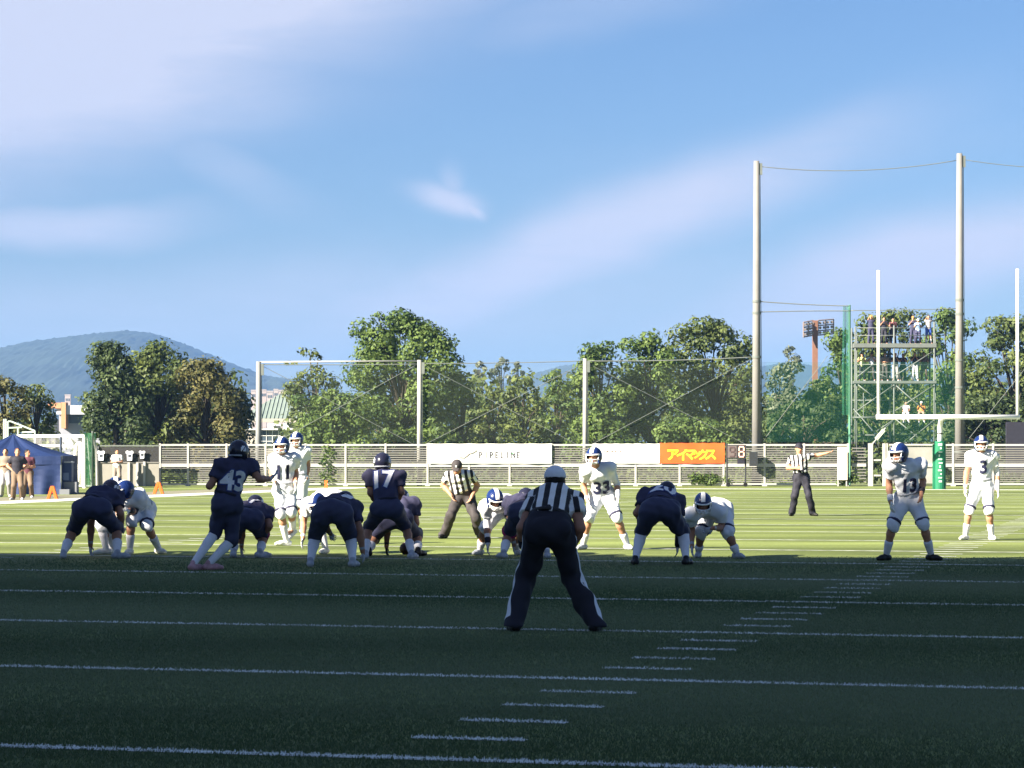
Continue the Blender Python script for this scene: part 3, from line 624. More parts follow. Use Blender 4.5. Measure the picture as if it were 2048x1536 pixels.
fence('short white slatted fence to the right of the goal post', PX2, 1876, 'white slatted fences')
# gate with ladder-like frame between the two fences
gt = empty('gate', (gx(1720), FD, 0), 'white metal gate behind the player in number 13', 'gate')
for px, w in ((1741, .2), (1768, .13), (1774, .06), (1870, .11)): MB().box((gx(px)-gx(1720), 0, .92), (w, .10, 1.84)).build('gate_post', M['white_metal'], gt)
for z in (1.12, .46): MB().box(((gx(1754)-gx(1720)), 0, z), (gx(1766)-gx(1744)-.14, .05, .07)).build('rung', M['white_metal'], gt)
M['mesh_panel'] = mat('grey_mesh_panel', (.24, .24, .22), .8, .15, 1.2)
MB().box((gx(1822)-gx(1720), .02, .92), (gx(1866)-gx(1778), .03, 1.6)).build('mesh_panel', M['mesh_panel'], gt)
MB().box((gx(1822)-gx(1720), -.03, 1.78), (gx(1866)-gx(1778), .06, .07)).build('top_rail', M['white_metal'], gt)
MB().box((gx(1822)-gx(1720), -.03, .90), (gx(1866)-gx(1778), .06, .13)).build('middle_rail', M['white_metal'], gt)
MB().box((gx(1718)-gx(1720), .0, .90), (gx(1730)-gx(1702), .06, .12)).build('middle_rail', M['white_metal'], gt)
for i in range(12): MB().box((gx(1718)-gx(1720), .0, .2+.13*i), (gx(1730)-gx(1702), .03, .05)).build('slat', M['slat'], gt)
sb = empty('notice_board', (gx(1683), FD-.3, 0), 'tall cream notice board against the fence right of the pointing official', 'notice board')
MB().box((0, 0, .98), (.42, .05, 1.42)).build('panel', mat('cream_board', (.66, .60, .45), .7, .12, 3), sb)
for x in (-.18, .18): MB().box((x, .05, .45), (.05, .05, .9)).build('leg', M['white_metal'], sb)
bx = empty('meter_box', (gx(1875), FD-.25, 0), 'small yellow-topped white box by the green post pad', 'box')
MB().box((0, 0, .66), (.26, .18, .42)).build('box_body', M['white_paint'], bx); MB().box((0, 0, .92), (.29, .21, .10)).build('lid', mat('yellow_lid', (.62, .45, .08), .6), bx); MB().box((0, .03, .22), (.07, .07, .44)).build('leg', M['galv'], bx)

# ---------------------------------------------------------------- banners tied to the fence
def banner(label, px0, px1, m, z0=.98, z1=1.83, edge=None):
    w = gx(px1)-gx(px0); fy = lambda x, z: .022*math.sin(x*2.7+z*2)*math.sin(x*1.1+z*3)+.012*math.sin(x*7+z*4); c = empty('banner', (gx((px0+px1)/2), FD-.09, 0), label, 'banner'); n = 40; V = []; F = []
    for t in (0, 1):
        for i in range(n+1):
            for k in range(5):
                x = -w/2+w*i/n; y = fy(x, z0+(z1-z0)*k/4)+.012*t; V.append((x, y, z0+(z1-z0)*k/4-.012*math.sin(i/n*math.pi*6)**2*(k == 4)))
    f = lambda t, i, k: t*(n+1)*5+i*5+k
    for t in (0, 1):
        for i in range(n):
            for k in range(4): q = (f(t, i, k), f(t, i+1, k), f(t, i+1, k+1), f(t, i, k+1)); F.append(q if t == 0 else q[::-1])
    obj('sheet', mesh('sheet', V, F), m, c, True)
    for xx in (-w/2+.04, 0, w/2-.04):
        for zz in (z0+.04, z1-.04): MB().tube([(xx, fy(xx, zz)-.012, zz), (xx, .05, zz+.02)], .012, 5).build('tie', M['galv'], c)
    return c, w
FY = lambda x, z: .022*math.sin(x*2.7+z*2)*math.sin(x*1.1+z*3)+.012*math.sin(x*7+z*4)
def flat_text(name, body, size, x, z, m, root, y=-.012, bold=.02, wid=1., spacing=None):
    me = text_mesh(body, size, bold)
    xs = [v.co.x for v in me.vertices]; ys = [v.co.y for v in me.vertices]; mx_ = (min(xs)+max(xs))/2; my = (min(ys)+max(ys))/2
    for v in me.vertices: v.co = Vector(((v.co.x-mx_)*wid+x, y+FY((v.co.x-mx_)*wid+x, v.co.y-my+z), v.co.y-my+z))
    return obj(name, me, m, root)
M['vinyl_white'] = mat('white_vinyl', (.74, .73, .70), .6, .03, 2); M['vinyl_orange'] = mat('orange_vinyl', (.70, .10, .02), .6, .12, 1.5); M['print_grey'] = mat('grey_print', (.045, .047, .06), .7); M['print_pink'] = mat('pink_print', (.62, .24, .24), .7); M['print_green'] = mat('green_print', (.08, .3, .12), .7)
bn, w = banner('long white banner with a pink squiggle and spaced grey capitals', 857, 1103, M['vinyl_white'])
X = lambda px: gx(px)-bn.location.x
for i, ch in enumerate('PIPELINE'): flat_text('letter', ch, .40, X(961+i*10.8), gz(910), M['print_grey'], bn, bold=.012, wid=.74)
MB().tube([(X(918), -.05, gz(914)), (X(926), -.05, gz(915)), (X(932), -.05, gz(911)), (X(937), -.05, gz(906)), (X(943), -.05, gz(904)), (X(952), -.05, gz(899))], .018, 5).build('squiggle', M['print_pink'], bn)
MB().box((X(1025), -.032, gz(906.5)), (.06, .01, .05)).build('green_mark', M['print_green'], bn)
bn2, w = banner('white banner with faint red script behind the player in number 33', 1189, 1319, M['vinyl_white'])
X = lambda px: gx(px)-bn2.location.x
for a, b_, z in ((1206, 1216, 902.5), (1218, 1226, 901.5), (1228, 1245, 902.5)):
    MB().tube([(X(a+(b_-a)*t), -.03, gz(z-1.3*math.sin(t*9))) for t in np.linspace(0, 1, 9)], .014, 5).build('script', M['print_pink'], bn2)
for a, b_, z in ((1270, 1276, 915), (1280, 1300, 915.5)): MB().box((X((a+b_)/2), -.03, gz(z)), (gx(b_)-gx(a), .008, .025)).build('script', mat('faint_grey_print', (.5, .5, .5), .7), bn2)
bn3, w = banner('orange banner with bold yellow Japanese lettering', 1319, 1449, M['vinyl_orange'], z1=1.86)
X = lambda px: gx(px)-bn3.location.x
for i, (ch, px, sz_) in enumerate((('ア', 1346, .54), ('イ', 1364, .54), ('マ', 1380, .54), ('ッ', 1393, .44), ('ク', 1405, .48), ('ス', 1421, .52))):
    flat_text('letter', ch, sz_, X(px), gz(909.5), M['yellow'], bn3, bold=.03, wid=1.05)

# ---------------------------------------------------------------- play clock stand
pc = empty('play_clock', (gx(1471), FD-1.6, 0), 'black wheeled play clock with a lit orange digit beside the orange banner', 'play clock')
d_ = FD-1.6; X = lambda px: gx(px, d_)-pc.location.x; Z = lambda py: gz(py, d_)
MB().box((X(1472), 0, Z(903.5)), (.84, .16, .58)).build('display_case', M['dark_metal'], pc)
M['lit'] = bpy.data.materials.new('lit_digit'); M['lit'].use_nodes = True
bb = M['lit'].node_tree.nodes['Principled BSDF']; bb.inputs['Base Color'].default_value = (.8, .35, .25, 1); bb.inputs['Emission Color'].default_value = (1, .45, .33, 1); bb.inputs['Emission Strength'].default_value = .28
M['off'] = mat('unlit_digit', (.09, .06, .06), .6); M['face'] = mat('display_face', (.13, .105, .10), .6)
MB().box((X(1464), -.085, Z(903.5)), (.38, .012, .50)).build('display_face', M['face'], pc)
def digit(x, z, w, h, segs, m):
    t = .055; o = []
    for k, (sx_, sz_, a, b_) in dict(a=(0, h/2, w, t), g=(0, 0, w-.06, t), d=(0, -h/2, w, t), f=(-w/2, h/4, t, h/2-.06), b=(w/2, h/4, t, h/2-.06), e=(-w/2, -h/4, t, h/2-.06), c=(w/2, -h/4, t, h/2-.06)).items():
        if k in segs: MB().box((x+sx_, -.10, z+sz_), (a, .02, b_)).build('digit_segment', m, pc)
digit(X(1464), Z(903.5), .20, .38, 'abcdfg', M['off']); digit(X(1482.5), Z(903.5), .20, .42, 'abcdefg', M['lit'])
for px in (1454, 1491): MB().tube([(X(px), 0, .03), (X(px), 0, Z(886 if px < 1460 else 917))], .035, 6).build('stand_leg', M['dark_metal'], pc)
MB().box((X(1472), 0, .06), (.84, .5, .05)).build('stand_base', M['dark_metal'], pc); MB().box((X(1482), 0, Z(923)), (.3, .2, .2)).build('battery_box', M['black_cloth'], pc)
MB().box((X(1464), -.02, Z(930)), (.34, .1, .13)).build('control_panel', M['white_metal'], pc)
for px in (1456, 1490): MB().tube([(X(px), -.26, .09), (X(px), -.20, .09)], .09, 12).build('wheel', M['black_shoe'], pc)
MB().box((X(1512), 1.2, Z(918)), (.34, .3, .62)).build('speaker', M['dark_metal'], empty('loudspeaker', (pc.location.x, FD-1.6, 0), 'dark loudspeaker box strapped to the tall pole right of the play clock', 'loudspeaker'))

# ---------------------------------------------------------------- net poles, cables, net
def pole(label, px, ptop, d, r0, r1, m, group, bands=()):
    e = empty('net_pole', (gx(px, d), d, 0), label, 'pole', group); zt = gz(ptop, d)
    MB().tube([(0, 0, 0), (0, 0, zt)], [r0, r1], 20).build('shaft', m, e, True)
    for pb in bands: z = gz(pb, d); rr = r0+(r1-r0)*z/zt+.02; MB().tube([(0, 0, z-.05), (0, 0, z+.05)], rr, 20).build('band', M['galv'], e)
    MB().box((r1+.06, 0, zt-.35), (.14, .1, .5)).build('bracket', M['galv'], e); MB().tube([(r0+.03, -.02, .4), (r1+.03, -.02, zt-.6)], .018, 5).build('conduit', M['galv'], e)
    return e
ND = FD+.8
pole('tallest concrete net pole rising behind the goal crossbar', 1919, 307, ND, .21, .125, M['concrete'], 'concrete net poles', (600, 628, 720, 775, 905))
pole('tall concrete net pole right of the play clock', 1513, 322, ND, .21, .12, M['concrete'], 'concrete net poles', (603, 626, 714, 905))
M['pole_grey'] = mat('painted_steel_pole', (.20, .21, .21), .55, .08, 2); M['pole_pale'] = mat('pale_steel_pole', (.30, .30, .275), .55, .08, 2)
pole('grey steel pole behind the running back in number 43', 517, 723, ND, .14, .10, M['pole_grey'], 'low net poles')
pole('pale steel pole left of the long white banner', 839, 720, ND, .115, .09, M['pole_pale'], 'low net poles')
pole('pale steel pole rising behind the gap between the white banners', 1170, 717, ND, .11, .085, M['pole_pale'], 'low net poles')
def cable(label, a, b, sag, r=.012, m='galv', group='net cables', name='cable'):
    A, B_ = P(*a), P(*b); pts = [A.lerp(B_, t)-Vector((0, 0, sag*4*t*(1-t))) for t in np.linspace(0, 1, 24)]
    o = Vector((A.x, A.y, 0)); MB().tube(pts, r, 6).build(name, M[m], None, True, off=o, label=label, category='cable', group=group).location = o
n_ = ND
cable('slack top cable between the two tall concrete poles', (1520, 333, n_), (1912, 321, n_), .30, .017)
cable('slack top cable leaving the tallest pole to the right', (1926, 319, n_), (2330, 322, n_), .35, .015)
cable('upper of two cables from the tall pole to the green net post', (1520, 603, n_), (1700, 612, n_), .03, .02)
cable('lower of two cables from the tall pole to the green net post', (1520, 624, n_), (1702, 622, n_), -.02, .02)
cable('cable between the green net post and the tallest pole', (1702, 621, n_), (1912, 617, n_), .02, .016)
cable('top net cable between the gap pole and the tall concrete pole', (1172, 722, n_), (1508, 714, n_), .06, .024)
cable('top net cable between the pale pole and the gap pole', (841, 727, n_), (1168, 722, n_), .03, .018)
cable('lower net cable between the grey pole and the pale pole', (519, 729, n_), (837, 728, n_), .02, .018)
MB().tube([P(519, 724, n_), P(837, 722, n_)], .034, 8).build('net_beam', M['white_metal'], None, True, label='pale beam joining the grey pole and the pale pole', category='beam')
for a, b_, t in (((842, 728), (1160, 892), 'descending right from the pale pole'), ((1165, 728), (842, 893), 'descending left from the gap pole'), ((1174, 726), (1500, 893), 'descending right from the gap pole'), ((1506, 716), (1176, 893), 'descending left from the tall concrete pole'),
                   ((836, 728), (560, 880), 'descending left from the pale pole'), ((521, 730), (834, 892), 'descending right from the grey pole'), ((1655, 712), (1520, 890), 'climbing from the foot of the tall concrete pole'), ((2080, 700), (1926, 892), 'climbing right from the foot of the tallest pole')):
    cable('diagonal stay rope of the net '+t, (*a, n_+.05), (*b_, n_+.05),   .0, .011, group='diagonal stay ropes')
def net_material(name, col, alpha):
    m = bpy.data.materials.new(name); m.use_nodes = True; n = m.node_tree.nodes; l = m.node_tree.links; n.clear()
    d = n.new('ShaderNodeBsdfDiffuse'); d.inputs[0].default_value = (*col, 1); t = n.new('ShaderNodeBsdfTransparent'); x = n.new('ShaderNodeMixShader'); x.inputs[0].default_value = alpha
    o = n.new('ShaderNodeOutputMaterial'); l.new(t.outputs[0], x.inputs[1]); l.new(d.outputs[0], x.inputs[2]); l.new(x.outputs[0], o.inputs[0]); return m
M['net'] = net_material('fine_net', (.16, .20, .14), .06); M['green_net'] = net_material('green_net', (.03, .12, .07), .32); M['green_net2'] = net_material('green_net_single', (.03, .14, .08), .12)
def netsheet(label, px0, px1, py0, py1, m, d, name='net'):
    A = P(px0, py1, d); o = Vector((A.x, d, 0)); b = MB(); n = 14
    for i in range(n):
        a, c = px0+(px1-px0)*i/n, px0+(px1-px0)*(i+1)/n; k = lambda q: d+.04*math.sin(q*.21)
        b.quad(P(a, py1, k(a)), P(c, py1, k(c)), P(c, py0, k(c)), P(a, py0, k(a)))
    b.build(name, m, None, True, off=o, label=label, category='net').location = o
netsheet('fine pale net hung between the grey pole and the tall concrete pole', 519, 1508, 728, 884, M['net'], ND+.1)
netsheet('thin green net hung right of the tall concrete pole', 1520, 1912, 724, 884, M['green_net2'], ND+.1)
# green net post with gathered net beside the camera tower
gp = empty('green_net_post', (gx(1692, 118), 118, 0), 'slim green net post with gathered net left of the camera tower', 'net post')
b = MB(); d_ = 118
for i in range(12):
    a0, a1 = 2*math.pi*i/12, 2*math.pi*(i+1)/12; r = lambda a, q: q*(1+.25*math.sin(a*5))
    zs = (gz(612, d_), gz(655, d_), gz(760, d_), gz(830, d_)); qs = (.13, .14, .19, .16)
    for z0, z1, q0, q1 in zip(zs, zs[1:], qs, qs[1:]): b.quad((r(a0, q0)*math.cos(a0), r(a0, q0)*math.sin(a0), z0), (r(a1, q0)*math.cos(a1), r(a1, q0)*math.sin(a1), z0), (r(a1, q1)*math.cos(a1), r(a1, q1)*math.sin(a1), z1), (r(a0, q1)*math.cos(a0), r(a0, q1)*math.sin(a0), z1))
b.build('gathered_net', M['green_net'], gp, True)
MB().tube([(.16, 0, 0), (.16, 0, gz(610, d_))], .05, 8).build('post', mat('green_steel', (.10, .26, .17), .5), gp)
gl = empty('green_net_post', (gx(180, 108), 108, 0), 'low green net post at the right end of the soccer goal', 'net post')
b = MB()
for i in range(12):
    a0, a1 = 2*math.pi*i/12, 2*math.pi*(i+1)/12; r = lambda a: .2*(1+.3*math.sin(a*4))
    b.quad((r(a0)*math.cos(a0), r(a0)*math.sin(a0), .05), (r(a1)*math.cos(a1), r(a1)*math.sin(a1), .05), (r(a1)*math.cos(a1), r(a1)*math.sin(a1), gz(866, 108)), (r(a0)*math.cos(a0), r(a0)*math.sin(a0), gz(866, 108)))
b.build('gathered_net', net_material('dense_green_net', (.03, .10, .05), .5), gl, True); MB().tube([(.1, 0, 0), (.1, 0, gz(862, 108))], .04, 8).build('post', M['galv'], gl)

# ---------------------------------------------------------------- goal post
GD = 103.2
gp = empty('goal_post', (gx(1893, GD), GD+1.6, 0), 'white football goal post with a green padded base', 'goal post'); o = gp.location
xl, xr, zc = gx(1757, GD)-o.x, gx(2035, GD)-o.x, gz(834, GD)
dyr = lambda x: -1.6-(x-(xl+xr)/2)*math.tan(TH)*0.0
MB().tube([(xl-.09, -1.6, zc), (xr+.09, -1.6, zc)], .095, 14).build('crossbar', M['white_paint'], gp, True)
for x, pt in ((xl, 541), (xr, 538)): MB().tube([(x, -1.6, zc-.09), (x, -1.6, gz(pt, GD))], .062, 12).build('upright', M['white_paint'], gp, True)
MB().tube([(0, 0, .1), (0, 0, gz(862, GD)), (0, -.12, gz(848, GD)), (-.05, -.6, gz(838, GD)+.02), (-.05, -1.55, zc)], [.1, .1, .1, .09, .085], 14).build('gooseneck', M['white_paint'], gp, True)
MB().tube([(0, 0, gz(868, GD)), (0, 0, gz(865.5, GD))], .108, 14).build('band', M['dark_metal'], gp)
MB().tube([(0, 0, 0), (0, 0, gz(882, GD))], .235, 18).build('base_pad', M['green_pad'], gp)
MB().box((-.235, 0, .86), (.09, .2, gz(882, GD)-.06)).build('pad_flap', M['green_pad'], gp)
M['pad_print'] = mat('pale_pad_print', (.48, .62, .50), .7)
for i, (w, h, x) in enumerate(((.16, .10, 0), (.06, .07, .03), (.15, .05, .01), (.05, .09, -.03), (.16, .05, 0), (.15, .05, .02), (.06, .10, .0), (.14, .06, -.01), (.05, .06, .04), (.15, .05, 0), (.12, .07, .01))):
    z = gz(886, GD)-.06-i*.145; MB().box((x-.03, -.238, z), (w, .012, h)).build('pad_mark', M['pad_print'], gp)

# ---------------------------------------------------------------- camera scaffold with people on it (beyond the fence)
TD = 170.0; X = lambda px: gx(px, TD); Z = lambda py: gz(py, TD)
tw = empty('scaffold_tower', (X(1786), TD, 0), 'three level steel scaffold tower crowded with camera people behind the fence', 'scaffold'); o = tw.location
def tb(nm, pts, r=.045, m='galv'): MB().tube([Vector(p)-o for p in pts], r, 6).build(nm, M[m], tw, True)
XL = (1707, 1784, 1864)
for yy in (TD-.9, TD+.9):
    for px, pt in zip(XL, (655, 652, 645)): tb('scaffold_post', [(X(px), yy, 0), (X(px), yy, Z(pt))], .055)
for px in (1702, 1712, 1869): tb('scaffold_post', [(X(px), TD-.4, 0), (X(px), TD-.4, Z(668))], .035)
for py, th in ((692, .26), (765, .16), (835, .10), (905, .08)):
    MB().box(Vector((X(1786), TD, Z(py)))-o, (X(1868)-X(1704), 2.0, th)).build('deck', M['galv'], tw)
for py in (657, 672, 730, 745): tb('guard_rail', [(X(1707), TD-.9, Z(py)), (X(1864), TD-.9, Z(py))], .022)
for (a, b_) in (((1710, 755), (1742, 730)), ((1746, 745), (1780, 760)), ((1786, 752), (1860, 705)), ((1712, 770), (1750, 800)), ((1710, 822), (1782, 772)), ((1788, 772), (1860, 835)), ((1786, 822), (1862, 772)), ((1703, 818), (1780, 905)), ((1750, 862), (1786, 838)), ((1786, 838), (1862, 900)), ((1790, 900), (1862, 842)), ((1710, 905), (1782, 842))):
    tb('brace', [(X(a[0]), TD-.97, Z(a[1])), (X(b_[0]), TD-.97, Z(b_[1]))], .036)
for px in (1730, 1760, 1812, 1840): tb('scaffold_post', [(X(px), TD+.75, 0), (X(px), TD+.75, Z(700))], .03)
for py in (800, 870): tb('ledger', [(X(1707), TD+.8, Z(py)), (X(1864), TD+.8, Z(py))], .03)
tb('ledger', [(X(1704), TD-.98, Z(835)), (X(1752), TD-.98, Z(835))], .04)
fl = empty('wind_flag', (X(1757), 118, 0), 'slim pale leaning flag pole below the scaffold tower', 'flag')
MB().tube([Vector((gx(1745, 118), 118, gz(888, 118)))-fl.location, Vector((gx(1771, 118), 118, gz(856, 118)))-fl.location], .03, 6).build('pole', M['white_metal'], fl)
MB().box(Vector((gx(1760, 118), 118, gz(869, 118)))-fl.location, (.16, .03, .55), Matrix.Rotation(R(40), 3, 'Y')).build('flag_cloth', mat('pale_flag', (.62, .66, .5), .8), fl)

# ---------------------------------------------------------------- floodlight on a brown mast, far behind
LD = 260.; X = lambda px: gx(px, LD); Z = lambda py: gz(py, LD)
lt = empty('floodlight_mast', (X(1630), LD, 0), 'brown T-shaped floodlight mast with two lamp racks above the trees', 'floodlight'); o = lt.location
MB().box((0, 0, Z(641)/2), (.5, .5, Z(641))).build('mast', M['rust'], lt)
M['rack'] = mat('rack_steel', (.20, .16, .15), .7); M['lamp'] = mat('lamp_glass', (.19, .165, .16), .4, .1, 5)
for (x0, x1, dy0, zt0, zt1) in ((1604, 1627, -1.2, 646, 641), (1636, 1671, 1.6, 641, 637)):
    rk = MB()
    A, B_ = Vector((X(x0), LD+dy0 if x0 < 1620 else LD, Z(zt0)))-o, Vector((X(x1), LD if x0 < 1620 else LD+dy0, Z(zt1)))-o
    for k in (0, 1.05, 2.1, 3.0): rk.tube([A-Vector((0, 0, k*.48)), B_-Vector((0, 0, k*.48))], .07, 5)
    for t in (0, .5, 1): q = A.lerp(B_, t); rk.tube([q, q-Vector((0, 0, 1.45))], .07, 5)
    r_ = rk.build('lamp_rack', M['rack'], lt)
    for i in range(4):
        for k in range(3):
            q = A.lerp(B_, (i+.5)/4)-Vector((0, .05, .26+k*.48)); MB().tube([q-Vector((0, .14, 0)), q+Vector((0, .14, .05))], [.15, .10], 8).build('lamp', M['lamp'], r_)

# ---------------------------------------------------------------- houses
def house_box(root, c, d, m): MB().box(c, d).build('wall', m, root)
GB = 215.; X = lambda px: gx(px, GB); Z = lambda py: gz(py, GB)
M['cream'] = mat('cream_wall', (.32, .30, .26), .8, .06, 1); M['green_roof'] = mat('weathered_green_roof', (.16, .20, .18), .6, .08, 1); M['glass'] = mat('window_glass', (.05, .07, .09), .15, spec=.5); M['frame'] = mat('pale_frame', (.55, .56, .55), .5)
gb = empty('building', (X(556), GB, 0), 'building with a seamed green roof behind the grey steel pole', 'building'); o = gb.location
x0, x1 = X(490)-o.x, X(640)-o.x
MB().box(((x0+x1)/2, 5, Z(856)/2), (x1-x0, 10, Z(856))).build('wall', M['cream'], gb)
ze, zr = Z(838), Z(786); rb = MB(); e = .6
pts = [(x0-e, -e, ze), (x1+e, -e, ze), (x1+e, 11, ze), (x0-e, 11, ze)]; r0_, r1_ = (X(548)-o.x, 5, zr), (X(588)-o.x, 5, zr)
rb.quad(pts[0], pts[1], r1_, r0_).quad(pts[1], pts[2], r1_).quad(pts[2], pts[3], r0_, r1_).quad(pts[3], pts[0], r0_).quad(*pts[::-1]); rf = rb.build('roof', M['green_roof'], gb)
A0, A1, C0, C1 = [Vector(q) for q in (pts[0], pts[1], r0_, r1_)]
for i in range(1, 22):
    t = i/22; p = A0.lerp(A1, t); tt = 1
    # seam climbs straight up the slope until it meets the ridge or a hip
    x = p.x; q = (C0 if x < C0.x else C1 if x > C1.x else None)
    if q is None: top = Vector((x, C0.y, C0.z))
    else:
        cr = A0 if x < C0.x else A1; s_ = (x-cr.x)/(q.x-cr.x); top = cr.lerp(q, s_); 
    MB().tube([p+Vector((0, 0, .02)), top+Vector((0, 0, .02))], .05, 4).build('roof_seam', M['green_roof'], rf)
MB().box(((x0+x1)/2, -.35, Z(841)), (x1-x0+1.2, .5, Z(838)-Z(845))).build('eave_beam', M['cream'], gb)
for (a, c) in ((537, 562), (568, 596)):
    MB().box(((X(a)+X(c))/2-o.x, -.3, Z(852)), (X(c)-X(a), .4, Z(847)-Z(857))).build('sign_panel', M['white_paint'], gb); MB().box(((X(a)+X(c))/2-o.x+.2, -.54, Z(853.5)), ((X(c)-X(a))*.55, .06, .14)).build('sign_slot', M['dark_metal'], gb)
MB().box(((x0+x1)/2, -.25, Z(858.5)), (x1-x0, .5, .12)).build('canopy_edge', M['frame'], gb)
for i in range(9):
    for k in range(3):
        xc = X(527+i*12)-o.x; zc_ = Z(866+k*11); w = MB().box((xc, -.02, zc_), (.44, .06, .40)).build('window', M['glass'], gb)
        MB().box((xc-.24, -.05, zc_), (.05, .1, .45)).build('frame', M['frame'], w); MB().box((xc, -.05, zc_-.22), (.48, .1, .05)).build('frame', M['frame'], w)
HB = 250.; X = lambda px: gx(px, HB); Z = lambda py: gz(py, HB)
hb = empty('hall', (X(140), HB, 0), 'grey hall with a pale roof and an orange portal between the left trees', 'building'); o = hb.location
M['portal'] = mat('orange_portal', (.45, .22, .12), .7, .05, 1); M['hall_grey'] = mat('grey_cladding', (.24, .25, .29), .7, .05, 1); M['hall_dark'] = mat('recess_shade_colour', (.03, .035, .045), .8)
MB().box((X(160)-o.x, 3, Z(828)/2), (X(215)-X(131), 6, Z(828))).build('wall', M['hall_grey'], hb)
MB().box((X(160)-o.x, 2.2, Z(820)), (X(218)-X(131), 6.5, Z(811)-Z(829))).build('roof', mat('pale_metal_roof', (.44, .46, .52), .5), hb)
MB().box((X(165)-o.x, -.05, Z(838)), (X(195)-X(142), .1, Z(830)-Z(847))).build('window', M['glass'], hb)
MB().box((X(131.5)-o.x, -.6, Z(831)), (X(136)-X(127), 1.4, Z(806)-Z(858))).build('portal_post', M['portal'], hb)  # portal post and beam carry one plain orange colour
MB().box((X(114)-o.x, -.6, Z(811.5)), (X(127)-X(100), 1.4, Z(806)-Z(817))).build('portal_beam', M['portal'], hb)
MB().box((X(105)-o.x, 2.0, Z(860)/2), (X(127)-X(80), 2, Z(817))).build('recess_shade_block', M['hall_dark'], hb)  # solid box; the shade under the portal is put into its near-black colour
M['town'] = mat('pinkish_render', (.30, .25, .24), .8, .1, .2); M['town_roof'] = mat('grey_tiles', (.25, .22, .22), .8)
for i, (px, pt, w, d) in enumerate(((507, 783, 9, 900), (517, 786, 8, 930), (528, 782, 10, 960), (540, 785, 12, 930), (552, 781, 9, 980), (563, 783, 11, 950), (575, 780, 10, 990), (588, 784, 12, 940), (600, 782, 9, 970), (136, 792, 11, 1000))):
    h_ = empty('house', (gx(px, d), d, 0), ['flat pinkish block of the distant town, first right of the left trees', 'low pinkish block of the distant town left of the grey pole', 'pinkish block of the distant town just right of the grey pole', 'wide pinkish block of the distant town above the green roof', 'tall pinkish block of the distant town near the roof peak', 'pinkish block of the distant town straight above the roof peak', 'pinkish block of the distant town right of the roof peak', 'wide pinkish block of the distant town against the centre trees', 'last pinkish block of the distant town by the centre trees', 'white house above the grey hall roof'][i], 'house', 'distant houses')
    zt = gz(pt, d); ww = w/FPX*d*.5; zb = zt-(10 if d < 2000 else 14)/FPX*d*.9 if d > 2000 else 0
    MB().box((0, 0, (zt+zb)/2), (ww*2, ww*1.4, zt-zb)).build('wall', M['town'] if i < 10 else M['hall_grey'], h_); MB().box((0, 0, zt+.3), (ww*2.2, ww*1.6, .6)).build('roof', M['town_roof'], h_)
    for k in (-.55, 0, .55): MB().box((ww*k, -ww*.7-.04, zt-1.4), (ww*.3, .1, 1.0)).build('window', M['glass'], h_)

# ---------------------------------------------------------------- left side: tent, soccer goal, rail, mesh fence, markers
TN = 92.; X = lambda px: gx(px, TN); Z = lambda py: gz(py, TN)
tn = empty('tent', (X(14), TN, 0), 'blue pop-up tent with side walls at the left sideline', 'tent'); o = tn.location
xl, xr = X(-94)-o.x, X(122)-o.x; ze, za = Z(912), Z(867); dp = 3.4
def cloth(name, rows, m):                              # sheet through rows of points, subdivided and rippled
    b = MB(); 
    for r0, r1 in zip(rows, rows[1:]):
        for (a, c, d, e) in zip(r0, r0[1:], r1[1:], r1): b.quad(a, c, d, e)
    return b.build(name, m, tn, True)
ap = Vector((-.1, dp/2, za))
for nm, A, B_ in (('roof_panel', (xl, 0, ze), (xr, 0, ze)), ('roof_panel', (xr, 0, ze), (xr, dp, ze)), ('roof_panel', (xr, dp, ze), (xl, dp, ze)), ('roof_panel', (xl, dp, ze), (xl, 0, ze))):
    A, B_ = Vector(A), Vector(B_); rows = []
    for t in np.linspace(0, 1, 9): rows.append([(A.lerp(B_, s_)).lerp(ap, t)-Vector((0, 0, .42*t*(1-t)*(1+.3*math.sin(s_*19)))) for s_ in np.linspace(0, 1, 15)])
    cloth(nm, rows, M['tent'])
for A, B_ in (((xl, -.02, 0), (xr, -.02, 0)), ((xr+.02, 0, 0), (xr+.02, dp, 0))):
    A, B_ = Vector(A), Vector(B_); n_ = (B_-A).normalized().cross(Vector((0, 0, 1)))
    cloth('valance', [[A.lerp(B_, s_)+Vector((0, 0, ze-.30*t))+n_*(.02*math.sin(s_*25)*t+.02) for s_ in np.linspace(0, 1, 24)] for t in (0, .5, 1)], M['tent'])
    cloth('side_wall', [[A.lerp(B_, s_+(0 if A.x > 0 else .0))+Vector((0, 0, (ze-.25)*(1-t)))+n_*(.07*math.sin(s_*31+t)*t) for s_ in np.linspace(.58 if A.x < 0 else 0, 1, 26)] for t in np.linspace(0, 1, 6)], M['tent'])
for x in (xl, xr):
    for y in (0, dp): MB().tube([(x, y, 0), (x, y, ze)], .03, 6).build('leg', M['galv'], tn)
MB().box((xr+.15, .05, .09), (.34, .5, .18)).build('weight', mat('grey_weight', (.16, .17, .19), .7), tn)
cb = empty('equipment_bin', (X(130), TN+.5, 0), 'blue plastic equipment bin on a grey base beside the tent', 'bin')
MB().box((0, 0, .78), (.36, .40, .66)).build('bin_body', mat('blue_plastic', (.035, .06, .16), .45), cb); MB().box((0, -.02, 1.12), (.42, .46, .05)).build('lid', mat('grey_lid', (.35, .37, .42), .5), cb); MB().box((.05, 0, .22), (.62, .5, .42)).build('base', mat('grey_plastic', (.17, .18, .20), .6), cb); MB().box((-.03, -.21, .62), (.22, .03, .26)).build('label_panel', mat('grey_label', (.14, .19, .32), .6), cb)
SG = 108.; X = lambda px: gx(px, SG); Z = lambda py: gz(py, SG)
sg_ = empty('soccer_goal', (X(102), SG, 0), 'white soccer goal with hanging white net behind the tent', 'soccer goal'); o = sg_.location
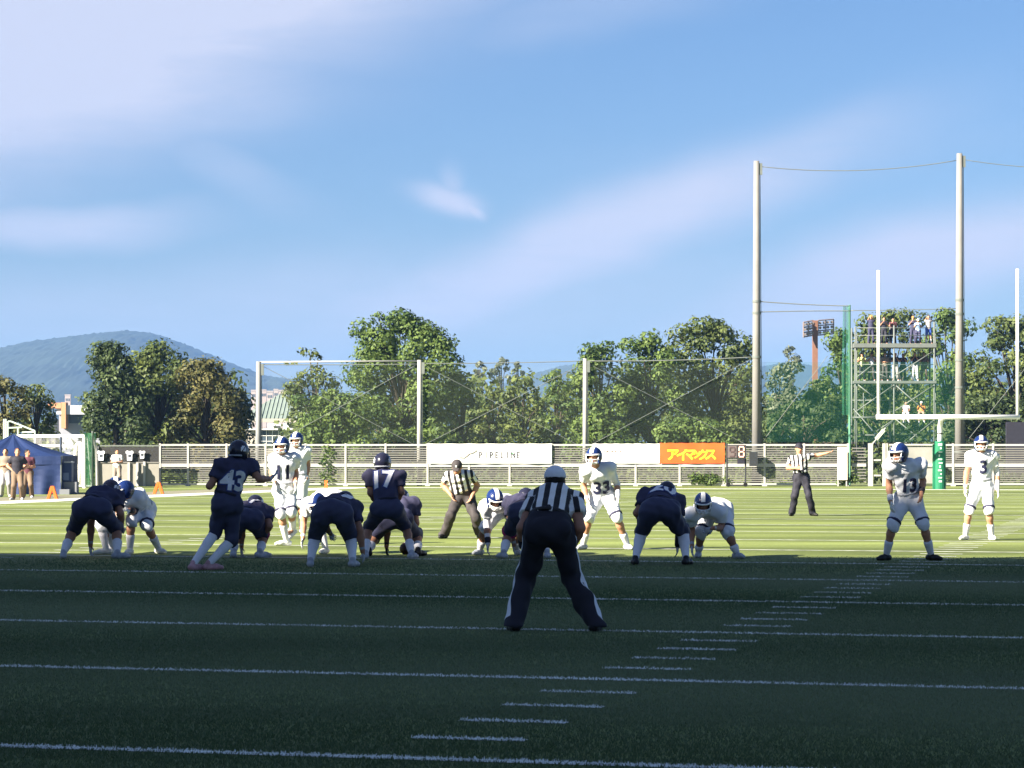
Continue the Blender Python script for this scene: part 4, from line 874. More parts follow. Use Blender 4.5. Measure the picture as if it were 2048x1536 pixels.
MB().box((X(102)-o.x, 0, Z(872)), (X(170)-X(34), .12, .12)).build('crossbar', M['white_paint'], sg_)
for px in (37, 168): MB().box((X(px)-o.x, 0, Z(872)/2-.05), (.12, .12, Z(872)-.0)).build('goal_post', M['white_paint'], sg_)
for px in (37, 168): MB().tube([(X(px)-o.x, .1, Z(873)), (X(px)-o.x, .9, Z(875)), (X(px)-o.x, 2.0, .05)], .04, 6).build('stay', M['white_paint'], sg_)
MB().tube([(X(60)-o.x, 2., .05), (X(168)-o.x, 2., .05)], .04, 6).build('ground_bar', M['white_paint'], sg_)
for pts, r in ((((162, 873), (152, 892), (146, 925), (141, 965)), (.03, .09, .05, .03)), (((158, 873), (160, 905), (158, 940), (157, 968)), (.05, .09, .08, .04)), (((163, 873), (166, 900), (164, 940), (163, 970)), (.03, .06, .07, .04))):
    MB().tube([(X(a)-o.x, .15, Z(c)) for a, c in pts], list(r), 8).build('gathered_net', mat('white_netting', (.58, .57, .54), .9, .2, 20, bump=.6, bscale=30), sg_, True)
netsheet('white soccer goal net spread below the crossbar', 38, 166, 876, 972, net_material('white_goal_net', (.6, .6, .6), .22), SG+1.0)
MB().box((X(82)-o.x, .8, Z(891)), (X(127)-X(50), .06, .09)).build('back_bar', M['white_paint'], sg_)
mk = empty('marker_pole', (X(130), SG-1, 0), 'thin dark pole in front of the soccer goal', 'pole'); MB().tube([(0, 0, 0), (0, 0, Z(874))], .05, 8).build('shaft', mat('dark_blue_paint', (.03, .045, .08), .5), mk)
hr_ = empty('stair_rail', (X(30), SG+6, 0), 'pale green stair railing rising above the tent', 'railing'); o = hr_.location; d_ = SG+6
rail = lambda *p: MB().tube([Vector((gx(a, d_), d_, gz(c, d_)))-o for a, c in p], .035, 6).build('rail', mat('pale_green_rail', (.50, .60, .53), .5), hr_)
rail((16, 843), (22, 843), (70, 862)); rail((16, 856), (44, 855)); rail((44, 865), (70, 864)); rail((16, 843), (16, 960)); rail((36, 856), (36, 960)); rail((70, 862), (70, 960)); rail((8, 838), (8, 960)); rail((12, 838), (12, 960))
# dark mesh fence with hung shirts
MD = 113.; X = lambda px: gx(px, MD); Z = lambda py: gz(py, MD)
mf = empty('mesh_fence', (X(257), MD, 0), 'dark mesh fence over grey panels at the left end of the white fence', 'fence'); o = mf.location
M['dark_mesh'] = net_material('dark_mesh', (.05, .05, .05), .78); M['grey_panel'] = mat('grey_mesh_lower', (.24, .23, .20), .8, .1, 2)
MB().box((0, 0, Z(910)), (X(318)-X(196), .02, Z(893)-Z(925))).build('dark_mesh', M['dark_mesh'], mf); MB().box((0, 0, Z(949)), (X(318)-X(196), .04, Z(926)-Z(972))).build('grey_panel', M['grey_panel'], mf)
MB().box((0, 0, Z(891.5)), (X(319)-X(194), .06, .06)).build('top_rail', M['galv'], mf); MB().box((0, -.03, Z(925)), (X(319)-X(194), .05, .05)).build('middle_rail', M['slat'], mf)
for px, py in ((195, 893), (258, 925), (275, 925), (289, 923)): MB().box((X(px)-o.x, -.06, Z(py)/2), (.10, .08, Z(py))).build('post', M['white_metal'], mf)
MB().tube([(X(187)-o.x, -.1, Z(872)), (X(193)-o.x, -.1, Z(900)), (X(195)-o.x, -.1, .05)], .06, 8).build('bent_post', M['white_metal'], mf)
def hung_shirt(label, px, py, w, h):
    b = MB(); prof = [(-.32, .5), (-.5, .42), (-.5, .2), (-.36, .22), (-.33, -.5), (.33, -.5), (.36, .22), (.5, .2), (.5, .42), (.32, .5), (.12, .44), (-.12, .44)]
    n = len(prof); 
    for y in (-.03, .02): b.v += [Vector((x*w, y+.02*math.sin(z*7+x*5), z*h)) for x, z in prof]
    b.f += [tuple(range(n))[::-1], tuple(range(n, 2*n))]+[(i, (i+1) % n, n+(i+1) % n, n+i) for i in range(n)]
    e = empty('hung_shirt', (X(px), MD-.12, Z(py)), label, 'shirt', 'white shirts hung on the mesh fence'); b.build('cloth', M['white_cloth'], e)
    for q in (-.1, .1): MB().box((q*w*1.2, -.05, -.02*h), (.035, .01, .12)).build('print', M['print_grey'], e)
hung_shirt('white shirt hung leftmost on the dark mesh fence', 203, 911, .32, .42); hung_shirt('white shirt hung in the middle of the dark mesh fence', 260, 911, .32, .42); hung_shirt('white shirt hung rightmost on the dark mesh fence', 285, 909, .26, .33)
# orange markers
def aframe(label, px, py, wpx, hpx):
    d = gd(py); e = empty('sideline_marker', (gx(px, d), d, 0), label, 'marker', 'orange folding sideline markers'); w = wpx/FPX*d; h = hpx/FPX*d
    for sg in (-1, 1): 
        b = MB(); t = .06*w*2
        for y in (-.09, .09): b.v += [Vector((sg*w*.5, y, 0)), Vector((sg*w*.26, y, 0)), Vector((sg*w*.02, y, h*.62)), Vector((sg*w*.0, y, h)), Vector((sg*w*.14, y, h))]
        b.f += [(0, 1, 2, 3, 4), (9, 8, 7, 6, 5)]+[(i, (i+1) % 5, 5+(i+1) % 5, 5+i) for i in range(5)]
        b.build('marker_leg', M['orange'], e)
    MB().box((0, 0, h*.86), (w*.3, .16, h*.24)).build('marker_top', M['orange'], e)
aframe('orange folding sideline marker in front of the blue tent', 105, 998, 22, 26); aframe('orange folding sideline marker at the end of the white fence', 317, 988, 22, 24)
d_ = gd(976); e = empty('pylon', (gx(652, d_), d_, 0), 'small upright orange pylon on the sideline behind the left lineman', 'pylon'); MB().box((0, 0, .155), (.11, .11, .31)).build('pylon_body', M['orange'], e); MB().box((0, 0, .01), (.16, .16, .02)).build('pylon_foot', M['orange'], e)
um = empty('umbrella', (gx(239, 113.8), 113.8, gz(897, 113.8)), 'dark grey umbrella behind the mesh fence', 'umbrella'); b = MB(); n = 12; H_ = .42; rr = .36
rows = [[Vector((rr*math.sin(a)*math.cos(q), rr*math.sin(a)*math.sin(q), H_*(math.cos(a)-1)*1.1)) for q in np.linspace(0, 2*math.pi, n+1)] for a in np.linspace(.02, 1.45, 7)]
for r0, r1 in zip(rows, rows[1:]):
    for i in range(n): b.quad(r1[i], r1[i+1], r0[i+1], r0[i])
b.build('canopy', mat('dark_grey_nylon', (.075, .075, .08), .6), um); MB().tube([(0, 0, 0), (0, 0, -.75)], .012, 6).build('shaft', M['galv'], um)
fb_d = gd(1109); e = empty('football', (gx(811, fb_d), fb_d, .085), 'brown leather football on the turf under the snapper', 'football')
b = MB(); b.tube([(0, -.14+.28*t, 0) for t in np.linspace(0, 1, 13)], [max(.004, .088*math.sin(math.pi*t)**.8) for t in np.linspace(0, 1, 13)], 14); b.build('ball', M['leather'], e, True)
for i in range(5): MB().box((0, -.04+.02*i, .088), (.03, .006, .006)).build('lace', M['white_cloth'], e)
MB().box((gx(2042, 140)-gx(2042, 140), 0, 1.7), (2.0, .3, 2.7)).build('dark_board', M['black_cloth'], None, label='black wind screen board at the right end behind the fence', category='screen').location = (gx(2050, 140), 140, 0)

# ---------------------------------------------------------------- trees
def leaf_material(name, col, col2):
    m = bpy.data.materials.new(name); m.use_nodes = True; n = m.node_tree.nodes; l = m.node_tree.links; b = n['Principled BSDF']; b.inputs['Roughness'].default_value = .55; b.inputs['Specular IOR Level'].default_value = .2
    a = n.new('ShaderNodeAttribute'); a.attribute_name = 'tone'; x = n.new('ShaderNodeMix'); x.data_type = 'RGBA'; l.new(a.outputs['Fac'], x.inputs[0]); x.inputs[6].default_value = (*col, 1); x.inputs[7].default_value = (*col2, 1); l.new(x.outputs[2], b.inputs['Base Color'])
    t = n.new('ShaderNodeBsdfTranslucent'); l.new(x.outputs[2], t.inputs[0]); s = n.new('ShaderNodeMixShader'); s.inputs[0].default_value = .34; l.new(b.outputs[0], s.inputs[1]); l.new(t.outputs[0], s.inputs[2])
    l.new(s.outputs[0], n['Material Output'].inputs[0]); return m
LEAF = {'green': leaf_material('leaf_green', (0.036, 0.072, 0.020), (0.143, 0.202, 0.049)), 'olive': leaf_material('leaf_olive', (0.036, 0.062, 0.020), (0.140, 0.172, 0.049)), 'dark': leaf_material('leaf_dark', (0.026, 0.044, 0.020), (0.091, 0.127, 0.044)), 'autumn': leaf_material('leaf_autumn', (0.050, 0.062, 0.023), (0.182, 0.161, 0.055)), 'pale': leaf_material('leaf_pale', (0.080, 0.100, 0.060), (0.182, 0.202, 0.130))}
def leaves(lobes, size, dens, rg, flat=0.):
    C = []; N = []; T = []; SZ = []
    for (c, r) in lobes:
        r = np.asarray(r, float); n = max(24, int(dens*(r[0]*r[1]+r[1]*r[2]+r[0]*r[2])*4.2/(size*size))); d = rg.normal(0, 1, (n, 3)); d /= np.linalg.norm(d, axis=1)[:, None]
        q = rg.uniform(0, 1, n)**.45; q = .35+.72*q; ph = rg.uniform(0, 6.28, 4)
        lump = 1+.16*np.sin(d[:, 0]*5+ph[0])*np.sin(d[:, 2]*6+ph[1])+.10*np.sin(d[:, 1]*9+ph[2]+d[:, 2]*8)
        C.append(np.asarray(c)+d*r*(q*lump)[:, None]); nn = d*1.05+rg.normal(0, .42, (n, 3))+np.array((0, 0, .25)); N.append(nn/np.linalg.norm(nn, axis=1)[:, None])
        T.append(np.clip(rg.uniform(.15, .75)+rg.normal(0, .2, n), 0, 1)); SZ.append(size*rg.uniform(.55, 1.35, n))
    C, N, T, SZ = np.vstack(C), np.vstack(N), np.concatenate(T), np.concatenate(SZ)
    a = np.cross(N, rg.normal(0, 1, N.shape)); a /= np.maximum(np.linalg.norm(a, axis=1), 1e-6)[:, None]; b = np.cross(N, a)
    V = np.stack([C-a*SZ[:, None]*.62, C-b*SZ[:, None]*.36+N*SZ[:, None]*.10, C+a*SZ[:, None]*.62, C+b*SZ[:, None]*.36+N*SZ[:, None]*.10], 1).reshape(-1, 3); V[:, 2] = np.maximum(V[:, 2], .03)
    return V, np.arange(len(V)).reshape(-1, 4), np.repeat(T, 4)
def foliage(name, lobes, size, dens, m, root, seed, off=(0, 0, 0), **pr):
    V, Q, T = leaves(lobes, size, dens, np.random.default_rng(seed)); me = npmesh(name, V-np.asarray(off), Q); at = me.attributes.new('tone', 'FLOAT', 'POINT'); at.data.foreach_set('value', T.astype(np.float32)); return obj(name, me, LEAF[m], root, **pr)
def tree(label, cat, d, x0, y0, x1, y1, kind='dome', m='green', seed=1, n=16, base=None, size=None, dens=1.25, extra=(), group=None, depth=None, trunk=True, rad=1.):
    """crown box in photo pixels at depth d; lobes fill a dome, cone or ragged outline inside it"""
    rg = np.random.default_rng(seed); s = d/FPX; xc = (x0+x1)/2; bx = base if base is not None else xc
    e = empty('tree', (gx(bx, d), d, 0), label, cat, group); o = np.array(e.location); w, h = (x1-x0)*s/2, (y1-y0)*s/2; zc = gz((y0+y1)/2, d); dp = depth or w*.8; L = []
    n = int(n*1.6)
    for i in range(n):
        t = (i+.5)/n; v = 2*t-1                      # from bottom to top
        half = math.sqrt(max(.05, 1-max(v, -.1)**2)) if kind == 'dome' else (1.05-t)*.95+.08 if kind == 'cone' else .55+.45*math.sin(3*t+seed)
        r = w*rg.uniform(.26, .42)*rad*(1 if kind != 'cone' else (1.1-t*.7)); a = rg.uniform(-1, 1); a = math.copysign(abs(a)**.7, a); xx = a*max(.08, half*1.06-.75*r/w)*w; yy = rg.uniform(-1, .7)*dp*max(.1, half-.4)
        rz_ = r*rg.uniform(.6, .85); zz = zc+v*(h-rz_*.8); L.append(((o[0]+(xc-bx)*s+xx, d+yy, zz), (r, r*.9, rz_)))
    if y1 > 885 and trunk:
        for q in np.linspace(x0, x1, 7): L.append(((gx(q+rg.uniform(-8, 8), d), d-rg.uniform(0, 1.5), rg.uniform(.5, 1.5)), (w*rg.uniform(.22, .34), w*.25, rg.uniform(.8, 1.5))))
    for (ex, ey, er, er2) in extra: L.append(((gx(ex, d), d-.3*er*s, gz(ey, d)), (er*s, er*s*.9, er2*s)))
    foliage('crown', L, size or .0013*d, dens, m, e, seed, o)
    if trunk:
        tr = MB(); top = Vector((0, 0, zc+h*.35)); tr.tube([Vector((0, 0, -.05)), Vector((.05*w, 0, zc*.5)), top], [max(.12, w*.11), max(.09, w*.08), .04], 8); to = tr.build('trunk', M['bark'], e, True)
        for (c, r) in L[::2]:
            q = Vector(c)-Vector(o); z0 = min(zc*.8, q.z*.75); lm = MB(); lm.tube([Vector((.05*w, 0, z0*.8)), Vector((q.x*.5, q.y*.5, (z0+q.z)/2)), q], [max(.07, w*.045), .05, .025], 5); lm.build('limb', M['bark'], to, True)
    return e
# left of the grey pole
tree('olive brown tree at the far left behind the tent', 'tree', 150, -60, 752, 66, 872, m='autumn', seed=11, n=16, base=10)
tree('dark olive tree beside the hall portal at the left', 'tree', 152, 30, 765, 112, 872, m='olive', seed=12, n=14)
tree('dark green tree with a ragged top left of the autumn trees', 'tree', 146, 158, 682, 300, 895, 'ragged', m='dark', seed=13, n=26, extra=((205, 700, 26, 18), (190, 720, 22, 16), (228, 712, 24, 22), (240, 696, 18, 12)))
tree('tall olive tree in the middle of the left group', 'tree', 150, 230, 684, 400, 892, m='olive', seed=14, n=26, extra=((320, 700, 34, 20), (300, 720, 30, 20), (350, 720, 26, 20)))
tree('brownish autumn tree at the right of the left group', 'tree', 148, 330, 716, 485, 892, m='autumn', seed=15, n=24, extra=((395, 740, 34, 24), (425, 730, 24, 16)))
tree('low dark tree at the right edge of the left group', 'tree', 150, 410, 785, 508, 892, m='dark', seed=16, n=14, extra=((490, 808, 18, 14),))
# centre
tree('thin tree with a sparse tuft behind the net beam', 'tree', 152, 570, 730, 690, 860, m='olive', seed=21, n=14, dens=1.0, extra=((620, 708, 17, 10), (606, 702, 10, 8), (636, 716, 9, 7), (580, 726, 14, 4), (655, 765, 28, 18), (590, 775, 22, 20)), rad=.9)
tree('bright green bushy tree left of the big tree', 'tree', 138, 600, 778, 740, 894, m='green', seed=22, n=20, extra=((600, 800, 20, 14),))
tree('biggest green tree in the centre with a side branch at its top left', 'tree', 142, 690, 622, 915, 892, m='green', seed=23, n=40, base=800, extra=((730, 655, 30, 20), (757, 632, 15, 10), (712, 668, 14, 10), (800, 640, 32, 22), (855, 665, 34, 24), (890, 690, 26, 26), (905, 730, 26, 30), (770, 700, 40, 30), (920, 780, 26, 24)), depth=3.2, rad=.8)
tree('dark tree under the right flank of the big tree', 'tree', 146, 880, 740, 965, 892, m='dark', seed=24, n=16)
for i, (a, c, e_, f_, m_, lb) in enumerate(((930, 770, 1040, 892, 'olive', 'low olive shrub tree right of the big tree'), (1000, 752, 1090, 892, 'olive', 'olive shrub tree below the distant pale crowns'), (1065, 735, 1160, 892, 'green', 'green shrub tree left of the gap pole'))):
    tree(lb, 'tree', 150, a, c, e_, f_, m=m_, seed=31+i, n=14)
for i, (a, c, e_, f_, lb) in enumerate(((945, 722, 975, 772, 'leftmost thin pale tree far behind the shrubs'), (978, 714, 1028, 772, 'widest thin pale tree far behind the shrubs'), (1025, 722, 1048, 765, 'rightmost thin pale tree far behind the shrubs'))):
    tree(lb, 'tree', 330, a, c, e_, f_, m='pale', seed=41+i, n=8, dens=.16, rad=.9)
# right group
tree('round green tree behind the gap pole', 'tree', 150, 1138, 690, 1262, 892, m='green', seed=51, n=26, extra=((1180, 702, 26, 16), (1215, 694, 22, 14)))
tree('green tree between the gap pole and the orange banner', 'tree', 152, 1230, 672, 1370, 892, m='green', seed=52, n=28, extra=((1260, 690, 28, 16), (1300, 680, 26, 18)))
tree('tall layered olive tree left of the tall concrete pole', 'tree', 154, 1330, 636, 1520, 892, m='olive', seed=53, n=34, extra=((1400, 652, 38, 20), (1360, 670, 30, 18), (1440, 668, 30, 20), (1490, 690, 26, 24), (1345, 700, 26, 16)), rad=.75)
tree('low spreading green tree above the orange banner', 'tree', 132, 1310, 832, 1460, 893, m='green', seed=54, n=16, rad=.7)
tree('low green bush tree right of the gap pole', 'tree', 134, 1130, 826, 1250, 893, m='green', seed=55, n=14)
tree('bluish green tree just right of the tall concrete pole', 'tree', 165, 1515, 725, 1600, 892, m='pale', seed=56, n=16, extra=((1585, 735, 20, 16),))
tree('small pale tree left of the floodlight mast', 'tree', 300, 1560, 690, 1606, 760, m='pale', seed=57, n=8, dens=.14)
tree('green tree under the floodlight mast', 'tree', 158, 1590, 755, 1690, 892, m='olive', seed=58, n=20)
tree('green tree behind the green net post', 'tree', 176, 1640, 655, 1735, 892, m='green', seed=59, n=24, extra=((1668, 680, 24, 22),))
tree('tall olive tree right behind the scaffold tower', 'tree', 186, 1690, 622, 1860, 892, m='olive', seed=60, n=36, extra=((1740, 645, 30, 20), (1800, 632, 30, 16), (1840, 640, 26, 16)), rad=.8)
tree('bright green tree left of the tallest pole', 'tree', 182, 1835, 616, 1955, 892, m='green', seed=61, n=28, extra=((1890, 632, 24, 16), (1930, 655, 24, 20)))
tree('dark olive tree right of the tallest pole', 'tree', 165, 1935, 634, 2120, 892, m='olive', seed=62, n=32, extra=((1990, 650, 30, 18), (2030, 645, 26, 16)), rad=.8)
tree('dark low tree between the fence and the scaffold tower', 'tree', 150, 1525, 800, 1690, 893, m='dark', seed=63, n=20, rad=.7)
tree('dark low tree at the right end behind the fence', 'tree', 150, 1880, 790, 2080, 893, m='dark', seed=64, n=22, rad=.7)
rg = np.random.default_rng(77)
und = [((x, 158+rg.uniform(-2, 3), rg.uniform(.8, 2.2)), (rg.uniform(1, 1.8), 1.1, rg.uniform(.7, 1.4))) for x in np.arange(-22, 36, 1.5)]
foliage('undergrowth', und, .34, .6, 'dark', None, 5, kind='stuff', label='dark undergrowth at the foot of the trees', category='undergrowth')
bk = []
for px0, px1, py in ((-40, 110, 850), (190, 300, 770), (300, 480, 780), (590, 720, 830), (720, 960, 765), (960, 1150, 775), (1150, 1260, 760), (1260, 1520, 740), (1520, 1700, 790), (1700, 2080, 760)):
    for px in np.arange(px0, px1, 22):
        d_ = (172 if px < 1640 else 196)+rg.uniform(-4, 6); zt = gz(py+rg.uniform(-14, 22), d_)
        for z in np.arange(.6, zt, 1.3): bk.append(((gx(px+rg.uniform(-10, 10), d_), d_, z), (1.1, 1.0, .95)))
foliage('woods', bk, .34, .75, 'olive', None, 9, kind='stuff', label='dense mass of foliage behind the separate trees', category='woods')
wds = [((x, 121+rg.uniform(-2, 7), rg.uniform(.1, .35)), (rg.uniform(.6, 1.3), .8, rg.uniform(.2, .55))) for x in np.arange(-18, 30, .7)]
foliage('ground_cover', wds, .2, .55, 'olive', None, 6, kind='stuff', label='rough green cover behind the slatted fence', category='ground cover')
for i, (px, lb) in enumerate(((1388, 'leafy weed growing through the slats under the orange banner'), (1433, 'low weed at the fence under the right end of the orange banner'), (1698, 'yellow green weed at the foot of the notice board'), (650, 'climbing plant on the fence behind the orange pylon'))):
    e = empty('weed', (gx(px), FD-.05, 0), lb, 'weed'); L = [((gx(px)+rg.uniform(-.45, .45)*(.4 if px == 650 else 1), FD-.12, rg.uniform(.1, .45) if px != 650 else k*.19+.1), (.22, .08, .16)) for k in range(9)]
    foliage('leaves', L, .10, .5, 'green', e, 80+i, np.array(e.location))

# ---------------------------------------------------------------- haze
def haze():
    m = bpy.data.materials.new('haze'); m.use_nodes = True; n = m.node_tree.nodes; n.clear(); v = n.new('ShaderNodeVolumePrincipled'); v.inputs['Color'].default_value = (.21, .41, .80, 1); v.inputs['Density'].default_value = 1.8e-4; v.inputs['Anisotropy'].default_value = 0
    o = n.new('ShaderNodeOutputMaterial'); m.node_tree.links.new(v.outputs[0], o.inputs['Volume'])
    b = MB().box((0, 2100, 79), (5600, 4600, 162)); b.build('haze', m, None, kind='stuff')
haze()

# ---------------------------------------------------------------- officials
REFK = dict(skin='skin', shoe='black_shoe', glove=None)
def JT(s):                                             # 'hd x y dy; nk ...'
    return {t.split()[0]: tuple(float(q) for q in t.split()[1:]) for t in s.split(';') if t.strip()}
LINE = 'players of the two facing lines'
person('official in a white cap and striped shirt crouching with hands on thighs, seen from behind', gd(1264),
    JT('hd 1110 962 .36; nk 1109 981 .28; sl 1069 999 .24; sr 1149 999 .24; el 1044 1056 .12; er 1160 1056 .12; wl 1047 1094 .20; wr 1145 1094 .20; pe 1096 1056 0; hl 1074 1066 0; hr 1120 1066 0; kl 1051 1158 .1; kr 1146 1158 .1; al 1029 1246 0; ar 1189 1246 0'),
    front=1, face=(0, 1, -.05), toes=((-.25, 1), (.25, 1)), hands=((.3, .5, -.8), (-.3, .5, -.8)), gloves=(0, 0), h=.011, bulk=1.0, fix=dict(REFK, shoe='black_shoe'), skin='skin_dark', sleeve=.55, ref=dict(pants='black_cloth', cap='white_cloth', seam=True), band=('black_cloth', None), group='officials in striped shirts')
person('official in a black cap bending with hands on thighs beside the left lineman', gd(1077),
    JT('hd 914 934 -.30; nk 915 947 -.20; sl 896 951 -.16; sr 940 949 -.16; el 886 970 -.02; er 955 971 -.02; wl 902 990 -.14; wr 944 992 -.14; pe 925 990 0; hl 917 995 0; hr 936 995 0; kl 902 1031 -.1; kr 951 1033 -.1; al 889 1068 0; ar 959 1069 .1'),
    front=-1, face=(-.1, -.85, -.5), toes=((-.5, -1), (.3, -1)), hands=((.5, -.3, -.8), (-.4, -.3, -.8)), gloves=(0, 0), fix=REFK, sleeve=.55, ref=dict(pants='dark_grey_cloth', cap='dark_grey_cloth', capmark=True), group='officials in striped shirts')
person('official in a black cap pointing to the right in front of the fence', gd(1032),
    JT('hd 1598 897 0; nk 1599 911 0; sl 1583 917 0; sr 1616 914 0; el 1576 936 -.02; er 1634 911 -.05; wl 1592 936 -.22; wr 1654 906 -.08; pe 1602 953 0; hl 1596 957 0; hr 1610 957 0; kl 1590 992 -.03; kr 1618 992 -.03; al 1584 1026 0; ar 1625 1026 0'),
    front=-1, face=(.25, -1, 0), toes=((-.4, -1), (.6, -1)), hands=(None, (1, -.1, .25)), gloves=(0, 0), fix=REFK, sleeve=.58, ref=dict(pants='black_cloth', cap='black_cloth'), group='officials in striped shirts')

# ---------------------------------------------------------------- white team
person('white team player wearing number 3 standing at the far right', gd(1080),
    JT('hd 1962 888 -.06; nk 1964 906 0; sl 1944 914 0; sr 1984 914 0; el 1933 945 .05; er 1994 945 .05; wl 1930 976 -.05; wr 1995 978 -.05; pe 1964 969 0; hl 1954 976 0; hr 1975 976 0; kl 1938 1020 -.06; kr 1978 1021 -.06; al 1931 1067 .0; ar 1983 1069 0'),
    face=(-.15, -1, 0), toes=((-.8, -1), (.15, -1)), hands=((-.05, -.2, -1), (.15, -.2, -1)), sock=.62, pants_end=1.10, kneeband=('navy', 'navy'), armsleeve=(0, 'sock'), num=('3', .56, .22, 1), group=LINE)
person('white team player wearing number 13 leaning at the edge of the shade on the right', gd(1121),
    JT('hd 1798 907 -.28; nk 1808 925 -.18; sl 1781 933 -.22; sr 1839 931 -.10; el 1778 967 -.10; er 1846 962 -.02; wl 1781 1003 -.18; wr 1843 986 -.16; pe 1817 994 0; hl 1806 1001 0; hr 1829 1001 0; kl 1785 1050 -.1; kr 1847 1049 -.1; al 1773 1108 0; ar 1862 1108 0'),
    face=(-.75, -.8, -.1), toes=((-.8, -.7), (.7, -.8)), hands=((.1, -.25, -1), (-.2, -.3, -1)), sock=.60, pants_end=1.10, kneeband=('navy', 'navy'), band=('sock', 'black_cloth'), gloves=(1, 0), fix=dict(shoe='black_shoe'), skin='skin', num=('13', .42, .19, 1, .0), group=LINE)
person('white team player wearing number 33 crouching in the sun behind the white-capped official', gd(1099),
    JT('hd 1188 913 -.36; nk 1193 935 -.24; sl 1173 942 -.24; sr 1220 938 -.18; el 1167 972 -.1; er 1234 968 -.05; wl 1174 999 -.22; wr 1236 994 -.18; pe 1205 988 0; hl 1195 995 0; hr 1217 995 0; kl 1178 1034 -.1; kr 1234 1035 -.1; al 1167 1083 0; ar 1254 1086 0'),
    face=(-.35, -1, -.05), toes=((-.6, -1), (.4, -1)), hands=((.35, -.3, -1), (-.1, -.3, -1)), sock=.66, pants_end=1.08, kneeband=(None, 'navy'), armsleeve=(0, 'sock'), num=('33', .38, .21, 1), fix=dict(shoe='grey_shoe'), group=LINE)
person('white team player wearing number 11 standing with one knee bent behind the running back', gd(1091),
    JT('hd 564 892 -.10; nk 566 912 -.04; sl 549 920 -.05; sr 588 918 0; el 543 944 .0; er 592 946 .02; wl 549 965 -.15; wr 591 968 -.12; pe 569 976 0; hl 561 983 0; hr 578 983 .05; kl 562 1028 -.08; kr 583 1024 -.15; al 573 1076 0; ar 586 1058 .25'),
    face=(-.35, -1, -.05), toes=((-1, -.5), (-.6, -1)), hands=((0, -.2, -1), (0, -.2, -1)), air=(0, 1), sock=.45, pants_end=1.10, kneeband=('navy', 'navy'), num=('11', .52, .22, 1, -.02), group=LINE)
person('white team player standing behind the one in number 11', gd(1066),
    JT('hd 593 880 -.05; nk 595 896 0; sl 579 904 0; sr 611 903 0; el 574 926 .05; er 616 930 .05; wl 574 950 -.05; wr 613 957 -.05; pe 597 957 0; hl 590 963 0; hr 604 963 0; kl 588 1006 -.06; kr 602 1006 -.06; al 584 1052 0; ar 603 1053 .1'),
    face=(-.3, -1, -.05), toes=((-.5, -1), (.2, -1)), hands=((0, -.2, -1), (-.2, -.2, -1)), sock=.5, kneeband=('navy', 'navy'), num=('9', .55, .20, 1), group=LINE)
person('white team lineman bent against the left end of the dark line', gd(1109),
    JT('hd 249 981 -.32; nk 260 993 -.15; sl 246 1001 -.20; sr 280 1000 .0; el 241 1022 -.2; er 268 1023 -.22; wl 243 1038 -.4; wr 260 1020 -.42; pe 287 1018 .30; hl 276 1024 .28; hr 294 1025 .32; kl 262 1042 .05; kr 294 1052 .2; al 260 1099 0; ar 317 1099 .3'),
    face=(-.8, -.5, -.25), toes=((-.2, -1), (.7, -.8)), hands=((-.5, -.6, -.4), (-.4, -.5, .1)), sock=.55, pants_end=1.0, kneeband=(None, 'navy'), band=(None, 'black_cloth'), armsleeve=(0, 'black_cloth'), bulk=1.05, group=LINE)
person('white team lineman in white leggings mostly hidden behind the leftmost dark lineman', gd(1109),
    JT('hd 231 974 -.1; nk 222 986 .05; sl 206 992 .05; sr 232 992 .1; el 200 1015 0; er 236 1015 0; wl 210 1032 -.15; wr 236 1030 -.15; pe 205 1018 .5; hl 200 1025 .5; hr 214 1025 .5; kl 204 1055 .3; kr 222 1056 .3; al 212 1096 .05; ar 224 1096 .2'),
    face=(.2, -1, -.3), toes=((-1, -.5), (-.3, -1)), sock=.05, group=LINE)
person('white team lineman bent low with his helmet against the dark lineman in long white socks', gd(1108),
    JT('hd 634 1006 -.30; nk 646 998 -.10; sl 616 1010 -.10; sr 676 1002 .0; el 607 1044 -.12; er 690 1026 -.1; wl 606 1076 -.15; wr 690 1050 -.2; pe 668 997 .5; hl 655 1008 .5; hr 683 1008 .5; kl 640 1050 .3; kr 690 1052 .35; al 651 1096 .1; ar 700 1096 .35'),
    face=(-.55, -.75, -.45), toes=((-.4, -1), (.2, -1)), hands=((-.2, -.2, -1), (0, -.3, -1)), sock=.35, bulk=1.05, group=LINE)
person('white team lineman in a three point stance beside the white-capped official', gd(1112),
    JT('hd 990 998 -.30; nk 999 1004 -.08; sl 974 1014 -.06; sr 1020 1010 -.04; el 974 1049 -.10; er 1026 1044 -.1; wl 976 1088 -.12; wr 1020 1072 -.2; pe 1010 1010 .48; hl 996 1022 .46; hr 1022 1022 .46; kl 970 1056 .2; kr 1032 1060 .3; al 960 1097 .35; ar 1034 1098 .35'),
    face=(.25, -.85, -.50), toes=((-.6, -1), (.2, -1)), hands=((-.05, -.1, -1), None), sock=.68, armsleeve=('sock', 'sock'), band=('black_cloth', None), skin='skin_dark', bulk=1.06, fix=dict(shoe='grey_shoe', glove='grey_shoe'), group=LINE)
